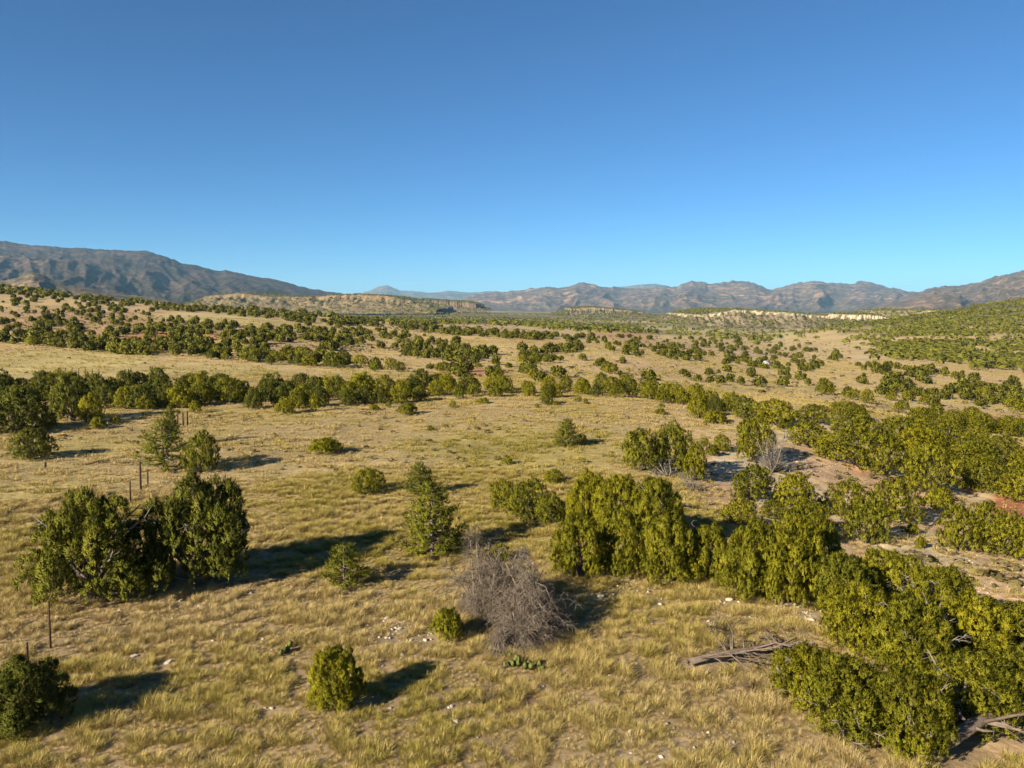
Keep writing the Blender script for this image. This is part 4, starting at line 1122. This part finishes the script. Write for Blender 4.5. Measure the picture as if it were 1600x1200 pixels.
# ------------------------------------------------------------------ fallen trees
def fallen(seed, L, r0, n_ribs, rib, ribdown=.3):
    """trunk along +X from its thick end at the origin, bare branches raked back along it"""
    rng = np.random.default_rng(seed)
    tr = Bag()
    tr.add_tube([[0, 0, r0], [L * .3, .05, r0 * 1.6], [L * .65, -.04, r0 * 2.2], [L, .02, r0 * 2.4]], [r0, r0 * .8, r0 * .5, r0 * .15], 8)
    for k in range(5):          # torn root end
        d = rng.normal(size=3) * [.3, 1, 1]
        tr.add_tube([[0.02, 0, r0], [-r0 * .6, d[1] * r0 * .7, r0 + abs(d[2]) * r0 * .5], [-r0 * 1.3, d[1] * r0 * 1.3, r0 + d[2] * r0 * .8]], [r0 * .5, r0 * .3, r0 * .08], 5)
    ribs = []
    for k in range(n_ribs):
        f = .10 + .88 * rng.random(); side = 1 if rng.random() < .5 else -1
        p0 = np.array([L * f, 0, r0 * 1.6]); l = rib * (1.1 - .5 * f) * rng.choice([.35, .7, 1.0, 1.15]) * rng.uniform(.8, 1.2)
        fw = rng.uniform(.2, .7); up = rng.uniform(-.1, .40)
        p1 = p0 + np.array([l * fw * .4, side * l * .4, l * up * .7]) + rng.normal(size=3) * l * .06
        p2 = p1 + np.array([l * fw * .35, side * l * .25, l * (up * .3 - .08)]) + rng.normal(size=3) * l * .08
        p3 = p2 + np.array([l * fw * .3, side * l * .15, -l * .22]) + rng.normal(size=3) * l * .10
        for q_ in (p1, p2, p3): q_[2] = max(q_[2], -.12)
        b = Bag(); b.add_tube([p0, p1, p2, p3], [r0 * .26, r0 * .20, r0 * .13, r0 * .04], 5, rng.uniform(.7, 1.25))
        for q in range(9):
            g = rng.uniform(.15, 1); c0 = p0 + (p1 - p0) * g if q % 3 == 0 else p1 + (p2 - p1) * g
            c2 = c0 + np.array([rng.uniform(-.1, .5), side * rng.normal() * .4, rng.normal() * .25 - .08]) * l * .55; c2[2] = max(c2[2], -.1)
            b.add_tube([c0, (c0 + c2) / 2 + rng.normal(size=3) * .03, c2], [r0 * .08, r0 * .05, r0 * .02], 3, rng.uniform(.6, 1.3))
        ribs.append(b)
    return tr.mesh("trunk", True), [b.mesh("branch") for b in ribs]

LOGS = []
def lay(name, p_from, p_to, r0, ribs, rib, seed, label, lift=0.0):
    A = np.array(pix(*p_from)); B = np.array(pix(*p_to)); v = B - A; L = float(np.linalg.norm(v)); LOGS.append((A[0], A[1], B[0], B[1]))
    r = empty(name, tuple(A + [0, 0, lift]), math.atan2(v[1], v[0]))
    r.rotation_euler = (0, -math.asin(v[2] / L), math.atan2(v[1], v[0]))
    tm, bm = fallen(seed, L, r0, ribs, rib)
    link("trunk", tm, M_LOG, r)
    for b in bm: link("branch", b, M_LOG, r)
    return tag(r, label, "fallen tree")
lay("fallen_tree", (1076, 1046), (1240, 1018), .095, 44, 2.1, 700, "fallen grey tree with raked bare branches lying in the grass", .12)
lay("fallen_tree", (1478, 1192), (1640, 1118), .17, 26, 1.5, 701, "thick leaning dead trunk with rib-like branches in the bottom right corner", .35)
rngf = np.random.default_rng(31)
for (p0, p1, lab) in (((1218, 1053), (1258, 1072), "pale bleached limb lying against the low juniper"), ((1450, 1140), (1462, 1105), "white forked dead limb standing out of the front juniper"),
                      ((1230, 1092), (1205, 1094), "short white broken limb at the left of the low juniper")):
    A = np.array(pix(*p0)); B = np.array(pix(*p1)); B = A + (B - A) / np.linalg.norm(B - A) * min(np.linalg.norm(B - A), 1.4)
    b = Bag(); up = np.array([0, 0, .55])
    b.add_tube([A + up * .5, (A + B) / 2 + up * 1.3, B + up * 1.9], [.05, .04, .018], 6)
    b.add_tube([(A + B) / 2 + up * 1.3, (A + B) / 2 + up * 1.7 + [.15, .1, .1], B + up * 1.5 + [.3, .2, .25]], [.03, .02, .008], 5)
    o = link("dead_limb", b.mesh("dead_limb", True), M_DEADWOOD); tag(o, lab, "branch", "bleached limbs")

# ------------------------------------------------------------------ fence posts
POSTS = [(79, 1013, 940, .030, "thin rusty post rising from the grass at left", 1), (43, 1042, 1004, .035, "short rusty post behind the left edge juniper", 0),
         (204, 790, 752, .045, "weathered post behind the big juniper pair", 0), (220, 768, 722, .058, "thick dark wooden post below the shaggy pinyon", 1), (231, 758, 735, .045, "short slim post right of the thick dark one", 0),
         (278, 664, 640, .055, "left of the three old posts by the meadow's end", 0), (286, 666, 645, .065, "middle one of the three old posts by the meadow's end", 0), (293, 665, 642, .06, "right of the three old posts by the meadow's end", 0),
         (71, 733, 722, .07, "short dark stump post below the rounded juniper", 0)]
for px, by, ty, rad, lab, wood in POSTS:
    p = pix(px, by); h = CAM_H - p[2] - p[1] * float(T(ty))
    r = empty("fence_post", tuple(p))
    b = Bag(); b.add_tube([[0, 0, -.2], [.01, .006, h * .5], [.022, .01, h]], [rad, rad * .95, rad * .85], 7)
    link("post", b.mesh("post"), M_POST, r)
    b = Bag()
    for z in (.3, .55, .8):
        b.add_tube([[-rad, -rad * .9, h * z], [0, -rad * 1.5, h * z + .01], [rad * 1.2, -rad * .4, h * z]], [.006, .006, .006], 4)
    link("wire_clips", b.mesh("wire_clips"), M_POST, r)
    tag(r, lab, "fence post", "old fence posts")
for k in range(7):
    p = pix(92 + k * 10.5, 588 + k * .55)
    b = Bag(); b.add_tube([[0, 0, -.1], [0, .01, .6], [.02, 0, 1.25]], [.06, .055, .05], 5)
    o = link("fence_post", b.mesh("fence_post"), M_POST, loc=tuple(p)); tag(o, ["leftmost", "second", "third", "fourth", "fifth", "sixth", "rightmost"][k] + " of the tiny fence posts along the pale terrace foot", "fence post", "distant terrace fence posts")

# ------------------------------------------------------------------ stones
def stone_mesh(seed, n=14):
    rng = np.random.default_rng(seed)
    import bmesh
    bm = bmesh.new(); bmesh.ops.create_icosphere(bm, subdivisions=2, radius=.5)
    for v in bm.verts:
        d = np.array(v.co)
        for k in range(7):
            m = unit(np.random.default_rng(seed * 31 + k).normal(size=3)); t = .30 + .12 * np.random.default_rng(seed * 17 + k).random()
            q = d @ m
            if q > t: d = d - m * (q - t)
        v.co = d * (1 + rng.normal() * .015)
    me = bpy.data.meshes.new("stone"); bm.to_mesh(me); bm.free()
    at = me.attributes.new("tint", 'FLOAT', 'POINT'); at.data.foreach_set("value", np.full(len(me.vertices), 1.0, np.float32))
    me.materials.append(M_STONE)
    return me
STONES = []
SM = [stone_mesh(s) for s in range(5)]
ROCKS = [(606, 966, 12, "uppermost pale stone of the line left of the dead bush"), (624, 983, 10, "second pale stone of the line left of the dead bush"), (604, 997, 9, "lowest stone of the line left of the dead bush"),
         (672, 989, 10, "pale stone beside the small bright juniper"), (664, 1001, 11, "largest of the stones left of the small bright juniper"), (598, 1041, 7, "small white stone at the edge of the two-lobed shadow"),
         (255, 941, 16, "flat pale slab below the big juniper pair"), (283, 939, 10, "white stone beside the flat slab under the junipers"), (313, 948, 10, "pale stone right of the flat slab under the junipers"),
         (425, 1107, 9, "lone white stone in the grass left of the lone rounded juniper"), (712, 1127, 14, "pale stone in the grass below the leafless shrub"), (705, 1105, 10, "stone on bare soil left of the leafless shrub"),
         (1031, 945, 10, "pale stone on the bank before the grove"), (1107, 971, 8, "white stone below the sparse leafless shrub"), (1140, 938, 14, "broad white stone at the foot of the spire-topped junipers"),
         (1266, 969, 16, "white flat rock at the grove's right end"), (1299, 981, 12, "white rock against the left shoulder of the bottom right mass"), (1241, 945, 9, "bright stone in the black shadow gap"),
         (953, 1056, 8, "small pale stone in the open grass right of the dead bush"), (263, 1036, 15, "pale flat stones near the left long shadow"), (210, 1026, 13, "thin white slab near the left long shadow"),
         (848, 1072, 8, "pale stone on the reddish patch of grass"), (939, 933, 18, "flat pale rock in the dead bush's shadow"), (1146, 1160, 8, "pale stone near the bottom of the grass slope"),
         (1138, 569, 9, "white boulder before the far pale sheds"), (1245, 722, 7, "white stone at the top of the pink gully"), (1388, 800, 8, "white rock at the foot of the trio")]
rngr = np.random.default_rng(3)
for k, (px, py, w_, lab) in enumerate(ROCKS):
    p = pix(px, py); w = w_ * project(p)[2] / F
    STONES.append((p[0], p[1], w * .6))
    o = link("limestone_rock", SM[k % 5], None, None, (p[0], p[1], p[2] + w * .08)); o.scale = (w, w * rngr.uniform(.6, .9), w * rngr.uniform(.35, .6)); o.rotation_euler = (rngr.normal() * .15, rngr.normal() * .15, rngr.random() * 6)
    tag(o, lab, "rock", "pale limestone rocks")

# loose small stones: one object
rng = np.random.default_rng(99)
pts = []
for (cx, cy, sx, sy, n) in ((640, 985, 50, 22, 60), (280, 945, 70, 12, 45), (1230, 955, 80, 18, 120), (1080, 925, 110, 14, 110), (700, 1115, 60, 25, 14), (1000, 1150, 140, 40, 50), (350, 1060, 200, 60, 50),
                            (1120, 800, 40, 50, 110), (1300, 840, 60, 30, 110), (1270, 730, 60, 30, 110), (1540, 900, 80, 40, 150), (1480, 790, 40, 25, 50), (1150, 720, 40, 20, 70), (800, 1000, 500, 90, 90), (480, 960, 200, 50, 40)):
    for k in range(n):
        px, py = cx + rng.normal() * sx * .6, cy + rng.normal() * sy * .6
        if py > 1230 or py < 600: continue
        pts.append((*pix(px, py), rng.uniform(.04, .16) * (1 + .5 * (rng.random() < .1))))
ov = np.array([[1, 0, 0], [-1, 0, 0], [0, 1, 0], [0, -1, 0], [0, 0, 1], [0, 0, -1]], float) * .5
of = np.array([[0, 2, 4], [2, 1, 4], [1, 3, 4], [3, 0, 4], [2, 0, 5], [1, 2, 5], [3, 1, 5], [0, 3, 5]])
b = Bag()
for x, y, z, s in pts:
    q = Matrix.Rotation(rng.random() * 6, 3, 'Z') @ Matrix.Rotation(rng.normal() * .5, 3, 'X')
    v = (ov * rng.uniform(.7, 1.3, (6, 3)) * [1, .8, .5]) @ np.array(q).T * s + [x, y, z + s * .08]
    b.add(v, of, rng.uniform(.75, 1.15))
tag(link("loose_stones", b.mesh("loose_stones"), M_STONE), "small pale stones strewn over bare patches and the eroded slope", "stones", kind="stuff")

# ------------------------------------------------------------------ prickly pear
def prickly(seed, n):
    rng = np.random.default_rng(seed); pads = []
    for k in range(n):
        b = Bag(); a = np.linspace(0, 2 * np.pi, 12, endpoint=False)
        V = [[0, -.035, .14], [0, .035, .14]] + [[.10 * math.cos(t), 0, .14 + .14 * math.sin(t)] for t in a]
        f = []
        for j in range(12):
            f += [(0, 2 + j, 2 + (j + 1) % 12), (1, 2 + (j + 1) % 12, 2 + j)]
        q = np.array(Matrix.Rotation(rng.random() * 6, 3, 'Z') @ Matrix.Rotation(rng.normal() * .45, 3, 'Y'))
        b.add(np.array(V) @ q.T + [rng.normal() * .14, rng.normal() * .14, max(0, rng.normal() * .1)], f, rng.uniform(.85, 1.15))
        pads.append(b.mesh("pad", True))
    return pads
for k, (px, py, lab) in enumerate(((806, 1040, "clump of light green prickly pear pads at the foot of the dead bush"), (836, 1046, "smaller prickly pear clump right of the first, below the dead bush"), (443, 1022, "dark prickly pear clump in the grass above the lone rounded juniper"), (1215, 1058, "prickly pear among twigs at the fallen tree's tip"))):
    r = empty("prickly_pear", tuple(pix(px, py)), k, (.85, .85, .85))
    for m in prickly(50 + k, 11 if k == 0 else 7): link("pad", m, M_CACTUS, r)
    tag(r, lab, "cactus", "prickly pear clumps")

# ------------------------------------------------------------------ far buildings
def shed(px, py, wpx, hpx, label, flat=False):
    p = pix(px, py); s = project(p)[2] / F; w = wpx * s; h = hpx * s; d = w * .6
    r = empty("shed", tuple(p), .25)
    def box(x0, x1, y0, y1, z0, z1):
        V = [[x, y, z] for x in (x0, x1) for y in (y0, y1) for z in (z0, z1)]
        return V, [(0, 1, 3), (0, 3, 2), (4, 6, 7), (4, 7, 5), (0, 4, 5), (0, 5, 1), (2, 3, 7), (2, 7, 6), (0, 2, 6), (0, 6, 4), (1, 5, 7), (1, 7, 3)]
    b = Bag(); b.add(*box(-w / 2, w / 2, -d / 2, d / 2, -.5, h * .65)); link("wall", b.mesh("wall"), M_WHITE, r)
    e = w * .04
    V = [[-w / 2 - e, -d / 2 - e, h * .65], [w / 2 + e, -d / 2 - e, h * .65], [w / 2 + e, d / 2 + e, h * .65], [-w / 2 - e, d / 2 + e, h * .65], [-w / 2 - e, 0, h], [w / 2 + e, 0, h]]
    b = Bag(); b.add(V, [(0, 1, 5), (0, 5, 4), (2, 3, 4), (2, 4, 5), (1, 2, 5), (3, 0, 4), (0, 2, 1), (0, 3, 2)]); link("roof", b.mesh("roof"), M_ROOF, r)
    b = Bag(); b.add(*box(-w * .08, w * .08, -d / 2 - .02 * w, -d / 2 - .003 * w, 0, h * .45)); link("door", b.mesh("door"), M_DARK, r)
    return tag(r, label, "building")
shed(1196, 570, 13, 6, "pale low shed on the far side of the middle distance field")
shed(361, 457, 9, 5, "tiny white house on the far tree-dotted mesa at left")
shed(1178, 567, 8, 5, "small white shed left of the pale low one")

# ------------------------------------------------------------------ bunch grass: tufts set out over the flat by geometry nodes
M_GRASS, nt, p, out = mat_new("dry_bunch_grass")
ti = attr(nt, "hue", 'INSTANCER'); tb = attr(nt, "tint")
cr = ramp(nt, ti.outputs["Fac"], [(0.0, (0.45, 0.345, 0.17)), (0.4, (0.435, 0.335, 0.127)), (0.75, (0.375, 0.302, 0.078)), (1.0, (0.26, 0.225, 0.042))])
sc_ = nt.nodes.new("ShaderNodeVectorMath"); sc_.operation = 'SCALE'
nt.links.new(cr, sc_.inputs[0]); nt.links.new(tb.outputs["Fac"], sc_.inputs["Scale"])
nt.links.new(sc_.outputs[0], p.inputs["Base Color"]); p.inputs["Roughness"].default_value = .7; p.inputs["Specular IOR Level"].default_value = .15
tr = nt.nodes.new("ShaderNodeBsdfTranslucent"); nt.links.new(sc_.outputs[0], tr.inputs["Color"])
mx_ = nt.nodes.new("ShaderNodeMixShader"); mx_.inputs[0].default_value = .25
nt.links.new(p.outputs[0], mx_.inputs[1]); nt.links.new(tr.outputs[0], mx_.inputs[2]); nt.links.new(mx_.outputs[0], out.inputs["Surface"])

def tuft_mesh(seed, n, wide):
    rng = np.random.default_rng(seed)
    a = rng.random(n) * 6.28; r0 = rng.random(n) ** .6 * .34
    foot = np.c_[np.cos(a) * r0, np.sin(a) * r0, np.zeros(n) - .03]
    el = rng.uniform(.45, 1.45, n); az = a + rng.normal(size=n) * .6
    d = np.c_[np.cos(az) * np.cos(el), np.sin(az) * np.cos(el), np.sin(el)]
    L = rng.uniform(.35, .80, n)[:, None]
    mid = foot + d * L * .6
    tip = foot + d * L + np.c_[np.cos(az), np.sin(az), -np.ones(n) * .5] * L * rng.uniform(.05, .3, n)[:, None]
    side = unit(np.c_[-np.sin(az), np.cos(az), np.zeros(n)]) * wide * rng.uniform(.6, 1.3, n)[:, None]
    V = np.stack([foot - side * .5, foot + side * .5, mid - side * .42, mid + side * .42, tip], 1).reshape(-1, 3)
    k = np.arange(n)[:, None] * 5
    f = np.concatenate([k + [0, 1, 3], k + [0, 3, 2], k + [2, 3, 4]], 0)
    me = np_mesh("tuft", V, f, False, {"tint": np.repeat(rng.uniform(.75, 1.2, n), 5)})
    me.materials.append(M_GRASS)
    return bpy.data.objects.new("tuft", me)          # a source for the instances, itself not in the scene

def grass(name, label, n, r0, r1, tufts, seed, smin, smax, clump):
    rng = np.random.default_rng(seed)
    m = n * 5
    r = np.sqrt(rng.uniform(r0 * r0, r1 * r1, m)); th = rng.uniform(R(-40), R(40), m)
    x, y = r * np.sin(th), r * np.cos(th)
    dens = .92 + .72 * fbm(x / 1.6, y / 1.6, 501, 3) + .2 * fbm(x / 12, y / 12, 502, 2)
    bare = slope_zone(x, y) * .93
    for q in STONES:
        bare = np.maximum(bare, 1.0 * (np.hypot(x - q[0], y - q[1] + .12) < q[2] + .22))
    for (p0x, p0y, p1x, p1y) in LOGS:
        q = np.clip(((x - p0x) * (p1x - p0x) + (y - p0y) * (p1y - p0y)) / ((p1x - p0x) ** 2 + (p1y - p0y) ** 2), 0, 1)
        bare = np.maximum(bare, 1.05 * (np.hypot(x - p0x - q * (p1x - p0x), y - p0y - q * (p1y - p0y)) < .5))
    gx, gy, _ = project(np.stack([x, y, height(x, y)], -1))
    for (bx_, by_, hw, hh, c, s) in BLOBS:
        if by_ > 690 and s > .3 and c[0] > .45: bare = np.maximum(bare, .98 * s * np.exp(-((gx - bx_) / hw) ** 2 - ((gy - by_) / hh) ** 2))
    keep = (dens * (1 - .97 * bare) > rng.random(m) * .9)
    x, y = x[keep][:n], y[keep][:n]
    z = height(x, y)
    hue = np.clip(.42 + .55 * fbm(x / 6, y / 6, 511, 3) + .35 * fbm(x / 25, y / 25, 512, 2) + rng.normal(size=len(x)) * .16, 0, 1)
    cl = sstep(.32, .72, vnoise(x / clump, y / (clump * .8), 517))
    s = rng.uniform(smin, smax, len(x)) * (1 + .3 * fbm(x / 3, y / 3, 513, 2)) * (.48 + .86 * cl)
    hue = np.clip(hue + .13 - .24 * (1 - cl), 0, 1)
    me = bpy.data.meshes.new(name); me.vertices.add(len(x)); me.vertices.foreach_set("co", np.stack([x, y, z], -1).astype(np.float32).ravel())
    for an, av in (("hue", hue), ("size", s), ("spin", rng.random(len(x)) * 6.28)):
        at = me.attributes.new(an, 'FLOAT', 'POINT'); at.data.foreach_set("value", av.astype(np.float32))
    at = me.attributes.new("pick", 'INT', 'POINT'); at.data.foreach_set("value", rng.integers(0, len(tufts), len(x)).astype(np.int32))
    o = link(name, me)
    ng = bpy.data.node_groups.new(name, 'GeometryNodeTree')
    ng.interface.new_socket("Geometry", in_out='INPUT', socket_type='NodeSocketGeometry'); ng.interface.new_socket("Geometry", in_out='OUTPUT', socket_type='NodeSocketGeometry')
    N = ng.nodes; gi = N.new("NodeGroupInput"); go = N.new("NodeGroupOutput")
    iop = N.new("GeometryNodeInstanceOnPoints"); g2i = N.new("GeometryNodeGeometryToInstance")
    for t in reversed(tufts):
        oi = N.new("GeometryNodeObjectInfo"); oi.inputs["Object"].default_value = t
        ng.links.new(oi.outputs["Geometry"], g2i.inputs[0])
    def na_(nm, dt):
        q = N.new("GeometryNodeInputNamedAttribute"); q.data_type = dt; q.inputs["Name"].default_value = nm; return q.outputs["Attribute"]
    ng.links.new(gi.outputs[0], iop.inputs["Points"]); ng.links.new(g2i.outputs[0], iop.inputs["Instance"])
    iop.inputs["Pick Instance"].default_value = True
    ng.links.new(na_("pick", 'INT'), iop.inputs["Instance Index"])
    cx = N.new("ShaderNodeCombineXYZ"); ng.links.new(na_("spin", 'FLOAT'), cx.inputs[2]); ng.links.new(cx.outputs[0], iop.inputs["Rotation"])
    ng.links.new(na_("size", 'FLOAT'), iop.inputs["Scale"])
    ng.links.new(iop.outputs[0], go.inputs[0])
    md = o.modifiers.new("tufts", 'NODES'); md.node_group = ng
    return tag(o, label, "grass", kind="stuff")
near_t = [tuft_mesh(s, 110, .019) for s in range(600, 607)]
far_t = [tuft_mesh(s, 26, .05) for s in range(620, 625)]
grass("bunch_grass", "clumps of dry golden bunch grass covering the near slope", 56000, 12, 46, near_t, 71, .17, .35, .50)
grass("meadow_grass", "short dry straw coloured grass of the far meadow", 90000, 41, 118, far_t, 72, .17, .34, 1.1)
grass("slope_grass", "sparse dry tufts over the open slopes beyond the belt", 70000, 100, 340, far_t, 73, .25, .6, 3.0)

# ------------------------------------------------------------------ thin haze that fades the far mountains
hm, nt, p, out = mat_new("thin_haze")
nt.nodes.remove(p)
pv = nt.nodes.new("ShaderNodeVolumePrincipled")
pv.inputs["Color"].default_value = (0.36, 0.70, 1.0, 1)
pv.inputs["Density"].default_value = 4.2e-5
pv.inputs["Anisotropy"].default_value = 0.0
nt.links.new(pv.outputs[0], out.inputs["Volume"])
zt = 0
for o in scene.objects:
    if o.type == 'MESH' and o.get("kind") == "structure": zt = max(zt, max(v[2] for v in o.bound_box))
A_ = 21000
hv = [(x, y, z) for x in (-A_, A_) for y in (-A_, A_) for z in (-260, zt + 15)]
hf = [(0, 1, 3, 2), (4, 6, 7, 5), (0, 4, 5, 1), (2, 3, 7, 6), (0, 2, 6, 4), (1, 5, 7, 3)]
tag(link("haze", np_mesh("haze", hv, hf), hm), "faint blue haze in front of the far mountains", "haze", kind="stuff")

# low scrub and forbs: too many and too small to count
rngs = np.random.default_rng(404)
SX, SY, SZ, SW, SH = [], [], [], [], []
for poly, n, h0, h1 in (([(0, 640), (300, 645), (900, 630), (1130, 660), (1000, 720), (600, 740), (0, 720)], 260, .12, .38), ([(1100, 690), (1340, 720), (1600, 800), (1600, 930), (1480, 940), (1300, 830), (1100, 850)], 420, .1, .4),
                        ([(0, 535), (440, 570), (660, 590), (600, 596), (0, 585)], 40, .2, .5), ([(440, 540), (1000, 540), (1600, 600), (1600, 700), (1250, 620), (900, 595), (600, 585)], 900, .2, .7),
                        ([(0, 470), (420, 505), (720, 540), (440, 565), (150, 545), (0, 530)], 900, .3, 1.0), ([(850, 520), (1330, 535), (1330, 570), (1000, 545)], 500, .4, 1.1), ([(700, 500), (860, 520), (700, 525), (560, 510)], 400, .4, 1.1)):
    xs = [q[0] for q in poly]; ys = [q[1] for q in poly]; k = 0
    while k < n:
        px, py = rngs.uniform(min(xs), max(xs)), rngs.uniform(min(ys), max(ys))
        if not poly_in(poly, px, py): continue
        k += 1; q = pix(px, py); h = rngs.uniform(h0, h1) * rngs.choice([1, .6])
        SX.append(q[0]); SY.append(q[1]); SZ.append(q[2] - .02); SH.append(h); SW.append(h * rngs.uniform(1.2, 2.2))
M_SCRUB = foliage_material("scrub_leaves", (0.16, 0.135, 0.045), (0.12, 0.095, 0.045), (0.15, 0.11, 0.05), .25)
join_trees("low_scrub", FB, *[np.array(v) for v in (SX, SY, SZ, SW, SH)], M_SCRUB, "low dry scrub dotted over the open slopes and meadow", "scrub", 10, .35)
